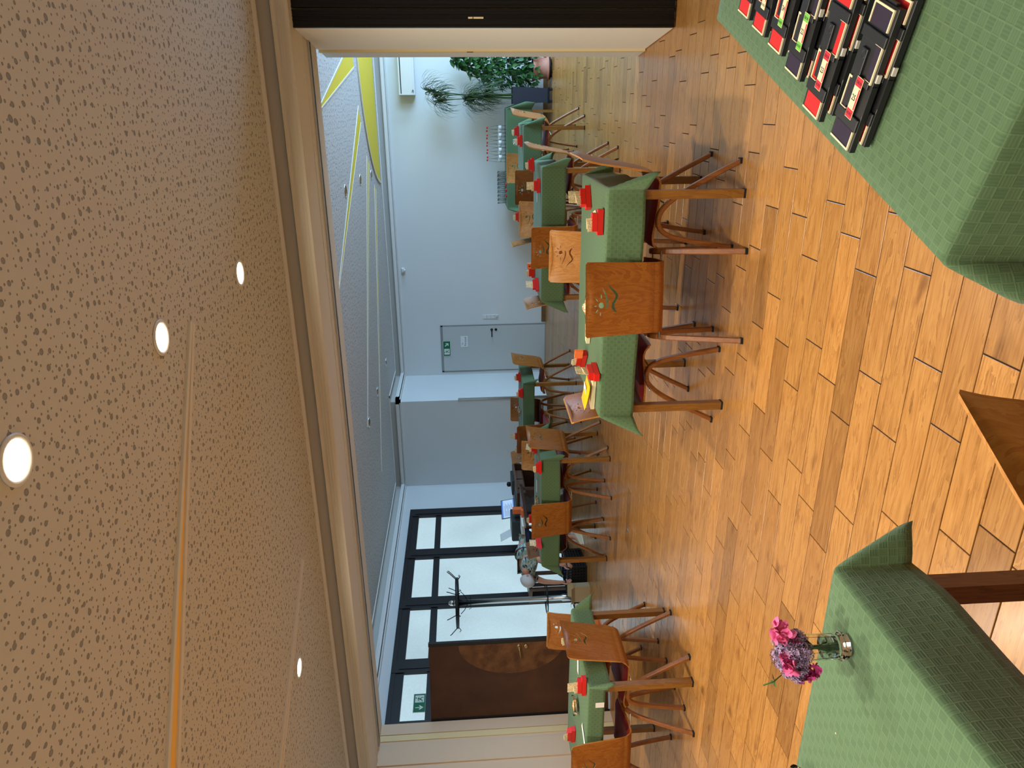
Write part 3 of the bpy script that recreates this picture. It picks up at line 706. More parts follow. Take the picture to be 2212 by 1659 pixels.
# ------------------------------------------------------------------ chairs
def z6(x, y): return ((925-y)/1485.0, .865-(x-830)/600.0*.415)
prof = smooth_path([(-.282, .865, 0), (-.258, .80, 0), (-.230, .68, 0), (-.205, .56, 0), (-.188, .485, 0), (-.165, .438, 0), (-.12, .418, 0), (-.03, .415, 0), (.08, .428, 0), (.16, .438, 0), (.205, .435, 0), (.235, .415, 0), (.245, .395, 0)], 5)
arcl = [0]
for a, b in zip(prof[:-1], prof[1:]): arcl.append(arcl[-1]+(b-a).length)
def at_len(s):
    s = max(0, min(s, arcl[-1]-1e-6))
    for i in range(len(arcl)-1):
        if arcl[i+1] >= s:
            t = (s-arcl[i])/(arcl[i+1]-arcl[i]); p = prof[i].lerp(prof[i+1], t)
            tg = (prof[i+1]-prof[i]).normalized()
            return p.x, p.y, tg
def len_of_z(z):
    for i in range(len(arcl)-1):
        if prof[i].y >= z >= prof[i+1].y:
            return arcl[i]+(arcl[i+1]-arcl[i])*(prof[i].y-z)/(prof[i].y-prof[i+1].y)
    return 0
def shell_pt(a, s, off=0.0):
    y, z, tg = at_len(s)
    nrm = Vector((tg.y, -tg.x))           # points to the sitter's side
    back = max(0.0, 1-s/.42)
    cur = (.010+.022*back)*(a/.2)**2 if s < .42 else .020*(a/.2)**2*max(0, 1-(s-.42)/.1)
    dish = 0
    if nrm.y < 0: nrm = -nrm if s > .45 else nrm
    if s < .40: nrm = Vector((abs(nrm.x), abs(nrm.y)*1.0 if nrm.y > 0 else nrm.y))
    return Vector((a, y+cur+nrm.x*off, z+nrm.y*off+(.006*(a/.2)**2 if s > .5 else 0)))
def band(pts):
    """closed outline round a poly-line with per-point widths"""
    L_, R_ = [], []
    for i, (x, y, w_) in enumerate(pts):
        a = Vector(pts[max(i-1, 0)][:2]); b = Vector(pts[min(i+1, len(pts)-1)][:2]); d = (b-a).normalized(); n_ = Vector((-d.y, d.x))*w_/2
        L_.append((x+n_.x, y+n_.y)); R_.append((x-n_.x, y-n_.y))
    return L_+R_[::-1]
def make_shell_mesh(mname):
    holes = []
    holes.append([(950+22*math.cos(t), 965+24*math.sin(t)) for t in [k*2*PI/12 for k in range(12)]])
    for ox, oy in ((-5, 68), (-34, 44), (-50, 4), (-36, -42), (0, -70)):
        d = Vector((ox, oy)).normalized(); c = Vector((950+ox, 965+oy))
        holes.append(band([tuple(c-d*15)+(5,), tuple(c-d*6)+(9,), tuple(c+d*8)+(9,), tuple(c+d*15)+(4,)]))
    holes.append(band([(960, 828, 3), (978, 865, 10), (994, 905, 15), (1001, 945, 17), (999, 972, 15), (991, 990, 8)]))
    holes.append(band([(1005, 797, 3), (1030, 835, 14), (1062, 866, 20), (1078, 893, 22), (1066, 925, 20), (1047, 955, 22), (1046, 985, 24), (1060, 1010, 20), (1076, 1022, 6)]))
    H = [[(z6(*p)[0], len_of_z(z6(*p)[1])) for p in h] for h in holes]
    # orientation safety
    SL = arcl[-1]
    def half(s): return .200-.010*min(1, s/.40) if s < .42 else .190+.012*min(1, (s-.42)/.25)
    pts = []; edges = []; faces = []
    def loop(ps):
        o = len(pts); pts.extend([Vector(p) for p in ps]); n = len(ps)
        for i in range(n): edges.append((o+i, o+(i+1) % n))
    out = []
    ns = 34
    r = .012
    out += [(-half(0)+r, 0), (half(0)-r, 0), (half(0), r)]
    for i in range(1, ns): s = SL*i/ns; out.append((half(s), s))
    out += [(half(SL), SL-.03), (half(SL)-.03, SL), (-half(SL)+.03, SL), (-half(SL), SL-.03)]
    for i in range(ns-1, 0, -1): s = SL*i/ns; out.append((-half(s), s))
    out.append((-half(0), r))
    loop(out)
    for h in H: loop(h)
    def inside(p, h):
        c = False; j = len(h)-1
        for i in range(len(h)):
            if (h[i][1] > p[1]) != (h[j][1] > p[1]) and p[0] < (h[j][0]-h[i][0])*(p[1]-h[i][1])/(h[j][1]-h[i][1])+h[i][0]: c = not c
            j = i
        return c
    nx = 9
    for i in range(1, ns):
        s = SL*i/ns
        for k in range(1, nx):
            a = -half(s)+2*half(s)*k/nx
            if any(min((a-q[0])**2+(s-q[1])**2 for q in h) < .006**2 or inside((a, s), h) for h in H): continue
            pts.append(Vector((a, s)))
    vs, es, fs, *_ = delaunay_2d_cdt(pts, edges, [], 0, 1e-6)
    keep = []
    for f in fs:
        c = sum((vs[i] for i in f), Vector((0, 0)))/len(f)
        if not inside(c, out) or any(inside(c, h) for h in H): continue
        keep.append(f)
    g = G(); T = .011; n = len(vs)
    top = [shell_pt(v.x, v.y, T/2) for v in vs]; bot = [shell_pt(v.x, v.y, -T/2) for v in vs]
    cnt = {}
    for f in keep:
        for i in range(len(f)):
            a, b = f[i], f[(i+1) % len(f)]; cnt[(a, b)] = cnt.get((a, b), 0)+1
    fs2 = [tuple(f) for f in keep]+[tuple(i+n for i in reversed(f)) for f in keep]
    g.add(top+bot, fs2, 0, True)
    side = [(a, b) for (a, b) in cnt if (b, a) not in cnt]
    for a, b in side: g.add([top[b], top[a], bot[a], bot[b]], [(0, 1, 2, 3)], 1, False)
    me = g.mesh(mname, ['beech', 'beechlight'])
    return me
shell_mesh = make_shell_mesh('shell_beech')
def with_mat(me, a, b=None):
    m2 = me.copy(); m2.materials[0] = M[a]
    if b and len(m2.materials) > 1: m2.materials[1] = M[b]
    return m2
shells = {'mid': shell_mesh, 'light': with_mat(shell_mesh, 'beechlight'), 'dark': with_mat(shell_mesh, 'beechdark', 'beech')}  # one wood; lit and shaded chairs get it by colour
# seat pad
def pad_mesh():
    g = G(); nx, ny = 12, 14; S0, S1 = len_of_z(.44)+.03, arcl[-1]-.022
    up, dn = [], []
    for j in range(ny+1):
        for i in range(nx+1):
            u = -1+2*i/nx; s = S0+(S1-S0)*j/ny
            e = min(1, (1-abs(u))*6, j/ny*8+.0, (1-j/ny)*8)
            a = u*.182
            cr = max(0, (abs(u)-.85)/.15)
            up.append(shell_pt(a, s, .0055+.020*math.sin(min(1, e)*PI/2))); dn.append(shell_pt(a, s, .0056))
    n = len(up); fs = []
    for j in range(ny):
        for i in range(nx):
            k = j*(nx+1)+i; fs.append((k, k+1, k+nx+2, k+nx+1)); fs.append((n+k, n+k+nx+1, n+k+nx+2, n+k+1))
    g.add(up+dn, fs, 0, True); return g.mesh('seat_pad', 'redseat')
pad = pad_mesh()
fp = smooth_path([(-.235, 0, 0), (-.170, .13, 0), (-.108, .245, 0), (-.062, .325, 0), (-.010, .39, 0), (.045, .428, 0), (.11, .425, 0), (.155, .375, 0), (.182, .28, 0), (.207, .14, 0), (.228, 0, 0)], 4)
def leg_frame_mesh(x):
    g = G(); W_, T_ = .032, .026; n = len(fp); vs = []; fs = []
    for i, p in enumerate(fp):
        t = (fp[min(i+1, n-1)]-fp[max(i-1, 0)]).normalized(); nr = Vector((-t.y, t.x))
        for (a, b) in ((-1, -.6), (-1, .6), (-.7, 1), (.7, 1), (1, .6), (1, -.6), (.7, -1), (-.7, -1)):
            vs.append((x+a*W_/2, p.x+nr.x*b*T_/2, max(.004, p.y+nr.y*b*T_/2)))
    for i in range(n-1):
        for k in range(8): fs.append((i*8+k, (i+1)*8+k, (i+1)*8+(k+1) % 8, i*8+(k+1) % 8))
    fs += [tuple(range(8)), tuple((n-1)*8+k for k in range(7, -1, -1))]
    g.add(vs, fs, 0, False); me = g.mesh('leg_frame', 'legwood')
    bm = bmesh.new(); bm.from_mesh(me); bmesh.ops.recalc_face_normals(bm, faces=bm.faces); bm.to_mesh(me); bm.free(); return me
legL, legR = leg_frame_mesh(-.24), leg_frame_mesh(.24)
def mo(name, me, parent, loc=None):
    o = bpy.data.objects.new(name, me); COL.objects.link(o); o.parent = parent
    if loc: o.location = loc
    return o
foot_m = G().chbox((0, 0, .0065), (.034, .030, .013), .001).mesh('foot_cap', 'rubber')
rod_m = G().tube([(-.245, 0, 0), (.245, 0, 0)], .006, 8).mesh('cross_rod', 'steel')
def make_chair():
    t = thing('dining_chair', 'x', 'chair')
    mo('shell', shells['mid'], t); mo('seat_pad', pad, t)
    for x, me in ((-.24, legL), (.24, legR)):
        f = mo('leg_frame', me, t)
        mo('foot_cap', foot_m, f, (x, -.235, 0)); mo('foot_cap', foot_m, f, (x, .228, 0))
    mo('cross_rod', rod_m, t, (0, -.02, .402)); mo('cross_rod', rod_m, t, (0, .12, .412))
    return t
chair0 = make_chair(); first = [True]
def chair(x, y, rz, label, group, shade='mid'):
    c = chair0 if first[0] else copy_tree(chair0); first[0] = False
    c.location = (x, y, 0); c.rotation_euler = (0, 0, math.radians(rz)); c['label'] = label; c['group'] = group
    for ch in c.children:
        if ch.name.startswith('shell'): ch.data = shells[shade]
    return c
G1, G2, G3, G4, G5, G6 = ('chairs around the middle table', 'chairs around the second table', 'chairs around the third table by the plants', 'chairs around the table near the white door', 'chairs around the table by the bending person', 'chairs around the table by the brown door')
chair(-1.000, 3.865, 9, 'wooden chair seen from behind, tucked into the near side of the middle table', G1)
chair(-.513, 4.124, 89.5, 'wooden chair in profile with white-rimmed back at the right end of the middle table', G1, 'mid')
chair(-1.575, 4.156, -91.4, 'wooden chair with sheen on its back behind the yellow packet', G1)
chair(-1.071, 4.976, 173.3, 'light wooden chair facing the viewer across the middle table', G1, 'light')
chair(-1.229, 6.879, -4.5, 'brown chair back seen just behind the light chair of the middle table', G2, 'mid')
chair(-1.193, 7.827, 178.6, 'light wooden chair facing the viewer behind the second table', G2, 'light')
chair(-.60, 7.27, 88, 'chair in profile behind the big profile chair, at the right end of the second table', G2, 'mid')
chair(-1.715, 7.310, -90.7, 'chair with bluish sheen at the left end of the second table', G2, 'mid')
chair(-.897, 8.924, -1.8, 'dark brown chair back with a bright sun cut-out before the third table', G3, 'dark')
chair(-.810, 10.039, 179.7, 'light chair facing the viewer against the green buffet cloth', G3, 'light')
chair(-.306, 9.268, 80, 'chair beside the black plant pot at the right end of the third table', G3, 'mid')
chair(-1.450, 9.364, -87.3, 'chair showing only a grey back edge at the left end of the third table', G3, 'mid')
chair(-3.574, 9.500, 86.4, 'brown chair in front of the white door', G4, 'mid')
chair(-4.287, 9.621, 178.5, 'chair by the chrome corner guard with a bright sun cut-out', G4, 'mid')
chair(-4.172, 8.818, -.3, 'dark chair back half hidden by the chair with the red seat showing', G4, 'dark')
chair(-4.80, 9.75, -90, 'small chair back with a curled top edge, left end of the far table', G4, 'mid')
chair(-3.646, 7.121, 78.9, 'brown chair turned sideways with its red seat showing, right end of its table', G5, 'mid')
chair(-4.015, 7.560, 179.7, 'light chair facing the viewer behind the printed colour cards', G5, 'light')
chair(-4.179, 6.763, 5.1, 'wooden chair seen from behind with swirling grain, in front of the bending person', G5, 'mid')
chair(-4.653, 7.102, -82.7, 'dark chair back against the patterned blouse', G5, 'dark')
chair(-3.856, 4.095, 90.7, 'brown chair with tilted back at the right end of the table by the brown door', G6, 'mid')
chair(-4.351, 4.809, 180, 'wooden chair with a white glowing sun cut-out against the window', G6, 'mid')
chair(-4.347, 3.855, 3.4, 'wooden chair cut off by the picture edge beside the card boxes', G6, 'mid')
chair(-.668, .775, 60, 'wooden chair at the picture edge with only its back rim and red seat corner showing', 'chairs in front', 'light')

# ------------------------------------------------------------------ tables and cloths
def cloth_mesh(L, W, oh, ztop, seed=0, flare=.42, res=.022, wr=1.0, drape=0.0):
    """L along x, W along y; oh = overhang (x-, x+, y-, y+)"""
    rd = random.Random(seed); ph = [rd.uniform(0, 6) for _ in range(8)]
    def axis(half, o0, o1):
        e = .012
        c = [-half-o0+i*(o0-e)/max(1, round((o0-e)/res)) for i in range(max(1, round((o0-e)/res))+1)]
        c += [-half-e*.5, -half]
        m = max(2, round(2*half/(res*1.6))); c += [-half+2*half*i/m for i in range(1, m+1)]
        k = max(1, round((o1-e)/res)); c += [half+e*.5]+[half+e+i*(o1-e)/k for i in range(k+1)]
        return c
    xs, ys = axis(L/2, oh[0], oh[1]), axis(W/2, oh[2], oh[3])
    g = G(); vs = []; uv = []
    for y in ys:
        for x in xs:
            ax = max(0, abs(x)-L/2); ay = max(0, abs(y)-W/2); sx = 1 if x > 0 else -1; sy = 1 if y > 0 else -1
            ex = max(-L/2, min(L/2, x)); ey = max(-W/2, min(W/2, y))
            if ax == 0 and ay == 0:
                z = ztop+wr*.0012*math.sin(x*9+ph[0]+2*math.sin(y*5+ph[1]))*math.sin(y*7+ph[2]); px, py = x, y
            else:
                r = math.hypot(ax, ay); th = math.atan2(ay, ax)
                s2 = math.sin(2*th)
                fl_ = flare*s2**1.3 if ax > 0 and ay > 0 else 0
                round_ = .010*(1-math.exp(-r/.008))
                # gentle folds along the straight sides
                along = ey if ay == 0 else ex
                k = ph[3] if ay == 0 else ph[4]
                wav = .16*(r**1.3)*(.5+.5*math.sin(along*11+k)) * (1 if fl_ == 0 else 0)*wr
                edge_f = min(1, (W/2-abs(ey))/.12) if ay == 0 else min(1, (L/2-abs(ex))/.12)
                wav *= max(0, edge_f) if fl_ == 0 else 0
                out = round_+r*(fl_+.05)+wav
                dz = math.sqrt(max(0, r*r-(r*fl_)**2))
                px = ex+sx*out*math.cos(th); py = ey+sy*out*math.sin(th)
                z = ztop-max(0, dz-.002)
            vs.append((px, py, z)); uv.append((x, y))
    n = len(xs); fs = []
    for j in range(len(ys)-1):
        for i in range(n-1): k = j*n+i; fs.append((k, k+1, k+n+1, k+n))
    g.add(vs, fs, 0, True); g.uv = uv
    me = g.mesh('tablecloth', 'cloth'); return me
def table(cx, cy, rz, label, clabel, L=1.28, W=.80, oh=(.2, .2, .21, .21), seed=0, legm='tableleg', H=.735, flare=.42):
    r = math.radians(rz)
    t = thing('dining_table', label, 'table', (cx, cy, 0), r, 'cloth-covered tables')
    G().chbox((0, 0, H-.0125), (L, W, .025), .003).obj('table_top', legm, t)
    G().bb(-L/2+.07, L/2-.07, -W/2+.03, -W/2+.05, H-.095, H-.025).bb(-L/2+.07, L/2-.07, W/2-.05, W/2-.03, H-.095, H-.025).bb(-L/2+.03, -L/2+.05, -W/2+.07, W/2-.07, H-.095, H-.025).bb(L/2-.05, L/2-.03, -W/2+.07, W/2-.07, H-.095, H-.025).obj('apron', legm, t)
    lm = None
    for sx in (-1, 1):
        for sy in (-1, 1):
            if lm is None: lm = G().chbox((0, 0, (H-.025)/2+.006), (.045, .045, H-.037), .002).mesh('leg', legm); fm = G().chbox((0, 0, .006), (.047, .047, .012), .001).mesh('foot_cap', 'rubber')
            l_ = mo('leg', lm, t, (sx*(L/2-.03), sy*(W/2-.03), 0)); mo('foot_cap', fm, l_)
    me = cloth_mesh(L, W, oh, H+.008, seed, flare)
    c = bpy.data.objects.new('tablecloth', me); COL.objects.link(c); c.location = (cx, cy, 0); c.rotation_euler = (0, 0, r)
    sm = c.modifiers.new('thickness', 'SOLIDIFY'); sm.thickness = .0016; sm.offset = 0
    tag(c, clabel, 'tablecloth', 'green damask tablecloths')
    return t
ZT = .7445
table(-1.05, 4.16, 0, 'wooden table with four straight legs, in the middle of the floor', 'green damask cloth on the middle table, one corner flaring out', seed=1, oh=(.19, .19, .20, .20))
table(-1.18, 7.27, 0, 'wooden table behind the middle table', 'dark green cloth on the second table, carrying the orange 4 card', seed=2, oh=(.18, .18, .225, .2))
table(-.86, 9.35, 0, 'wooden table in the corner by the plants', 'green cloth on the third table in front of the plants', seed=3, oh=(.18, .18, .22, .2))
table(-4.19, 9.45, 0, 'wooden table near the white door', 'green cloth on the table near the white door', seed=4, oh=(.17, .17, .16, .2))
table(-4.165, 7.05, 3.5, 'wooden table in front of the bending person', 'green cloth on the table in front of the bending person', seed=5, oh=(.18, .17, .20, .2))
table(-4.36, 4.13, 0, 'wooden table by the open brown door', 'green cloth on the table by the brown door, with a small paper tag', seed=6, oh=(.17, .16, .12, .17), flare=.5)
# the two tables close to the viewer
table(-1.625, .80, 0, 'dark-legged table under the cloth with the flower glass', 'green damask cloth with a flower glass on it', L=1.40, W=.80, oh=(.2, .17, .2, .13), seed=8, legm='darkleg', flare=.40)
a7 = -21.36
u7 = Vector((.364, .931)); v7 = Vector((.931, -.364)); O7 = Vector((-.229, 1.079))
c7 = O7+u7*.635+v7*.40
table(c7.x, c7.y, a7+90-90, 'table under the cloth with the black card boards', 'green damask cloth under the row of black card boards', L=.80, W=1.27, oh=(.10, .2, .19, .19), seed=9, legm='darkleg')
# buffet with a long cloth along the back wall
bt = thing('buffet_table', 'long buffet table under a green cloth against the back wall', 'table', (-.82, 12.40, 0))
G().bb(-.78, .78, -.30, .30, .715, .735).obj('table_top', 'tableleg', bt)
for sx in (-1, 1):
    for sy in (-1, 1): G().bb(sx*.74-.02, sx*.74+.02, sy*.26-.02, sy*.26+.02, 0, .715).obj('leg', 'tableleg', bt)
c = bpy.data.objects.new('tablecloth', cloth_mesh(1.56, .60, (.24, .24, .40, .2), .743, 12, .35)); COL.objects.link(c); c.location = (-.82, 12.40, 0)
sm = c.modifiers.new('thickness', 'SOLIDIFY'); sm.thickness = .0016; sm.offset = 0
tag(c, 'dark green cloth hanging from the buffet against the back wall', 'tablecloth', 'green damask tablecloths')

# ------------------------------------------------------------------ bidding-card boxes
def card_box_proto():
    t = thing('card_box', 'x', 'card box')
    G().prism([(-.068, 0), (.068, 0), (.068, .030), (.048, .032), (.048, .060), (-.048, .060), (-.048, .032), (-.068, .030)], -.022, .022, 0, Matrix.Rotation(PI/2, 4, 'X')).obj('body', 'red', t)
    g = G(); g.bb(-.044, .044, .022, .032, .004, .052); g.bb(-.060, .060, .022, .026, .002, .026); g.obj('back_tray', 'red', t)
    G().bb(-.045, .045, -.0225, -.0222, .030, .0315).obj('groove', 'darkgap', t)
    for k, (m, a, h) in enumerate((('printcard', .20, .030), ('paper', .30, .036), ('pinkcard', .05, .004), ('pinkcard', -.12, .008))):
        mw = Matrix.Translation((-.016+.012*k, -.010+.007*k, .045)) @ Matrix.Rotation(a, 4, 'X') @ Matrix.Rotation(.10*(k-1.5), 4, 'Y')
        g = G(); g.bb(-.028, .028, -.0012, .0012, 0, h+.012); o = g.obj('card', m, t); o.matrix_local = mw
    return t
cb0 = card_box_proto(); fb = [True]
fixn([c for c in cb0.children if c.name.startswith('body')][0])
def card_box(x, y, rz, label, group, extra=None, z=ZT+.0035, sc=1.0):
    c = cb0 if fb[0] else copy_tree(cb0); fb[0] = False
    c.location = (x, y, z); c.rotation_euler = (0, 0, math.radians(rz)); c['label'] = label; c['group'] = group
    if extra == 'menu':
        o = G().bb(-.036, .036, -.0015, .0015, 0, .085).obj('tall_card', 'printcard', c); o.location = (0, -.004, .045); o.rotation_euler = (.12, 0, 0)
    if extra == 'colour':
        o = G().bb(-.034, .034, -.0015, .0015, 0, .07).obj('tall_card', 'colorcard', c); o.location = (0, 0, .05); o.rotation_euler = (.2, .2, 0)
    if extra and extra.startswith('num'):
        o = G().bb(-.030, .030, -.0225, -.002, .0, .050).obj('number_block', 'orangecard', c); o.location = (.075, .0, .03)
        o.rotation_euler = (0, 0, .2)
        text(extra[3:], .05, 'ink', o, (0, -.0235, .025), (PI/2, 0, 0), 'digit')
    return c
B1, B2, B3, B4, B5, B6 = ['red card boxes on the '+s for s in ('middle table', 'second table', 'third table', 'table near the white door', 'table by the person', 'table by the brown door')]
card_box(-.585, 3.835, 2, 'red card box at the right front edge of the middle table', B1)
card_box(-.505, 4.24, 30, 'red card box with a tall leaning card, right back of the middle table', B1, 'menu')
card_box(-1.435, 3.81, 78, 'red card box with a printed menu card, left front of the middle table', B1, 'menu')
card_box(-1.50, 4.22, -38, 'red card box with an orange block, left back of the middle table', B1, 'num')
card_box(-.715, 7.02, 0, 'red card box at the front right of the second table', B2, 'menu')
card_box(-.565, 7.60, 10, 'red card box at the back right of the second table', B2)
card_box(-1.655, 7.50, -20, 'red card box with the orange 4 block, back left of the second table', B2, 'num4')
card_box(-1.70, 7.085, 40, 'red card box with cream printed cards, front left of the second table', B2, 'menu')
card_box(-.395, 9.06, 0, 'red card box at the front right of the third table', B3)
card_box(-.305, 9.60, 0, 'red card box with white tissue behind it on the third table', B3)
card_box(-1.35, 9.43, 0, 'red card box with pink cards, left end of the third table', B3)
card_box(-3.60, 9.43, 20, 'red card box at the right end of the table near the white door', B4)
card_box(-3.685, 9.04, 0, 'red card box on the front edge of the table near the white door', B4)
card_box(-4.68, 9.75, 10, 'red card box at the back left of the table near the white door', B4, 'menu')
card_box(-4.72, 9.40, 0, 'red card box at the left end of the table near the white door', B4)
card_box(-3.575, 6.66, 4, 'red card box on the front right edge by the turned chair', B5)
card_box(-3.60, 7.18, 40, 'red card box with printed colour cards behind the turned chair', B5, 'colour')
card_box(-4.49, 6.62, 60, 'red card box with a tall cream card below the patterned blouse', B5, 'menu')
card_box(-4.68, 7.42, 0, 'red card box half hidden by the swirling-grain chair', B5)
card_box(-3.755, 3.79, 4, 'red card box with leaning card, front right of the brown-door table', B6, 'menu')
card_box(-4.60, 4.15, -6, 'red card box beside the pale oval dish, table by the brown door', B6)
card_box(-3.86, 4.38, 0, 'red card box with an orange 3 block behind the tilted chair back', B6, 'num3')

# snack bowls: glass dish with a heap of nuts
def bowl_mesh(r=.075):
    return G().lathe([(.0001, 0), (r*.5, 0), (r*.55, .004), (r*.85, .018), (r, .036), (r*.975, .038), (r*.82, .022), (r*.5, .008), (.0001, .007)], 28).mesh('dish', 'glass')
def heap_mesh(r=.066, h=.045, n=150, seed=3):
    rd = random.Random(seed); g = G()
    g.lathe([(r*.95, .014), (r*.7, .022+h*.25), (r*.3, .02+h*.75), (.0001, .016+h)], 16)
    for i in range(n):
        a = rd.uniform(0, 2*PI); q = math.sqrt(rd.random()); x, y = r*q*math.cos(a), r*q*math.sin(a); z = .018+h*(1-q)**.8
        s = rd.uniform(.004, .008); mw = Matrix.Translation((x, y, z)) @ Matrix.Rotation(rd.uniform(0, 3), 4, 'Z') @ Matrix.Rotation(rd.uniform(-1, 1), 4, 'X') @ Matrix.Diagonal((s*1.5, s*.8, s*.7, 1))
        g.add([(1, 0, 0), (-1, 0, 0), (0, 1, 0), (0, -1, 0), (0, 0, 1), (0, 0, -1)], [(0, 2, 4), (2, 1, 4), (1, 3, 4), (3, 0, 4), (2, 0, 5), (1, 2, 5), (3, 1, 5), (0, 3, 5)], 0, False, mw)
    return g.mesh('snacks', 'snack')
bm_m, hm = bowl_mesh(), heap_mesh(); hm2 = heap_mesh(.06, .022, 150, 5)
def snack(x, y, label, hmesh, sc=1.0, z=ZT+.0035):
    t = thing('snack_bowl', label, 'bowl', (x, y, z), 0, 'snack bowls'); t.scale = (sc, sc, sc)
    mo('dish', bm_m, t); o = mo('snacks', hmesh, t); o['kind'] = 'stuff'
snack(-1.12, 4.06, 'glass dish heaped with snacks on the middle table', hm, .95)
snack(-4.22, 4.07, 'oval dish of nuts on the table by the brown door', hm2, 1.0)
snack(-4.13, 6.90, 'small dish of nuts on the table by the bending person', hm2, .9)
snack(-4.11, 9.36, 'glass dish on the table near the white door', hm2, .9)
snack(-1.46, 1.115, 'dish of nuts cut off by the picture edge on the flower table', hm2, .8)

# loose cards and small things lying on the tables
def flat(name, x, y, rz, w_, d, label, cat='card', m='whitepaper', tent=0.0, group='loose cards on the tables'):
    t = thing(name, label, cat, (x, y, ZT+.0035), math.radians(rz), group)
    if tent:
        g = G(); g.add([(-w_/2, -d/2, 0), (w_/2, -d/2, 0), (w_/2, 0, tent), (-w_/2, 0, tent), (-w_/2, d/2, 0), (w_/2, d/2, 0)], [(0, 1, 2, 3), (3, 2, 5, 4)], 0)
        o = g.obj('sheet', m, t); s_ = o.modifiers.new('thickness', 'SOLIDIFY'); s_.thickness = .001
    else: G().bb(-w_/2, w_/2, -d/2, d/2, 0, .0015).obj('sheet', m, t)
    return t
flat('folded_card', -.60, 4.02, 62, .12, .05, 'cream folded card between the two right boxes on the middle table', tent=.02, m='paper')
flat('paper_card', -.85, 7.26, 10, .10, .03, 'white paper card on the second table')
flat('paper_card', -3.88, 4.12, 10, .13, .05, 'white paper strip beside the tilted chair on the brown-door table')
flat('paper_card', -4.23, 3.80, 70, .16, .05, 'white pointed paper at the front of the brown-door table')
flat('paper_card', -4.06, 7.12, 10, .14, .06, 'white paper lying on the table before the person')
flat('pen', -3.66, 6.98, 60, .13, .010, 'white pen standing out beside the colour cards', 'pen', 'white')
tg = thing('paper_tag', 'small paper tag hanging on the cloth front by the brown door', 'tag', (-3.84, 3.707, .68))
G().bb(-.022, .022, -.0015, 0, -.03, .03).obj('sheet', 'whitepaper', tg); tg.location = (-3.86, 3.712, .66)
# cream folded napkin on the middle table
t = thing('folded_napkin', 'cream folded napkin wedge beside the snack dish', 'napkin', (-1.27, 4.09, ZT+.0035), math.radians(-18))
G().prism([(-.085, 0), (.075, 0), (.085, .016), (.03, .030), (-.085, .022)], -.022, .022, 0, Matrix.Rotation(PI/2, 4, 'X')).obj('napkin', 'paper', t)
# yellow packet lying on a cream box
t = thing('snack_packet', 'yellow snack packet on the left end of the middle table', 'packet', (-1.60, 3.90, ZT+.026), math.radians(-14))
g = G(); vs = []; nx, ny = 12, 8
for sgn in (1, -1):
    for j in range(ny+1):
        for i in range(nx+1):
            u, v = i/nx, j/ny; th_ = .016*(math.sin(PI*u)**.5)*(math.sin(PI*v)**.6)
            vs.append(((u-.5)*.17, (v-.5)*.12*(1+.12*abs(2*u-1)), .018+sgn*th_+.02*(1-u)**2))
n = (nx+1)*(ny+1); fs = []
for j in range(ny):
    for i in range(nx): k = j*(nx+1)+i; fs += [(k, k+1, k+nx+2, k+nx+1), (n+k, n+k+nx+1, n+k+nx+2, n+k+1)]
g.add(vs, fs, 0, True).obj('foil_bag', 'snackbag', t)
G().bb(.0, .06, -.03, .03, .034, .0355).obj('print_label', 'whitepaper', t)
t = thing('flat_box', 'flat cream box under the yellow packet', 'box', (-1.60, 3.885, ZT+.0035), math.radians(-10))
G().chbox((0, 0, .011), (.19, .06, .022), .002).obj('box', 'paper', t)

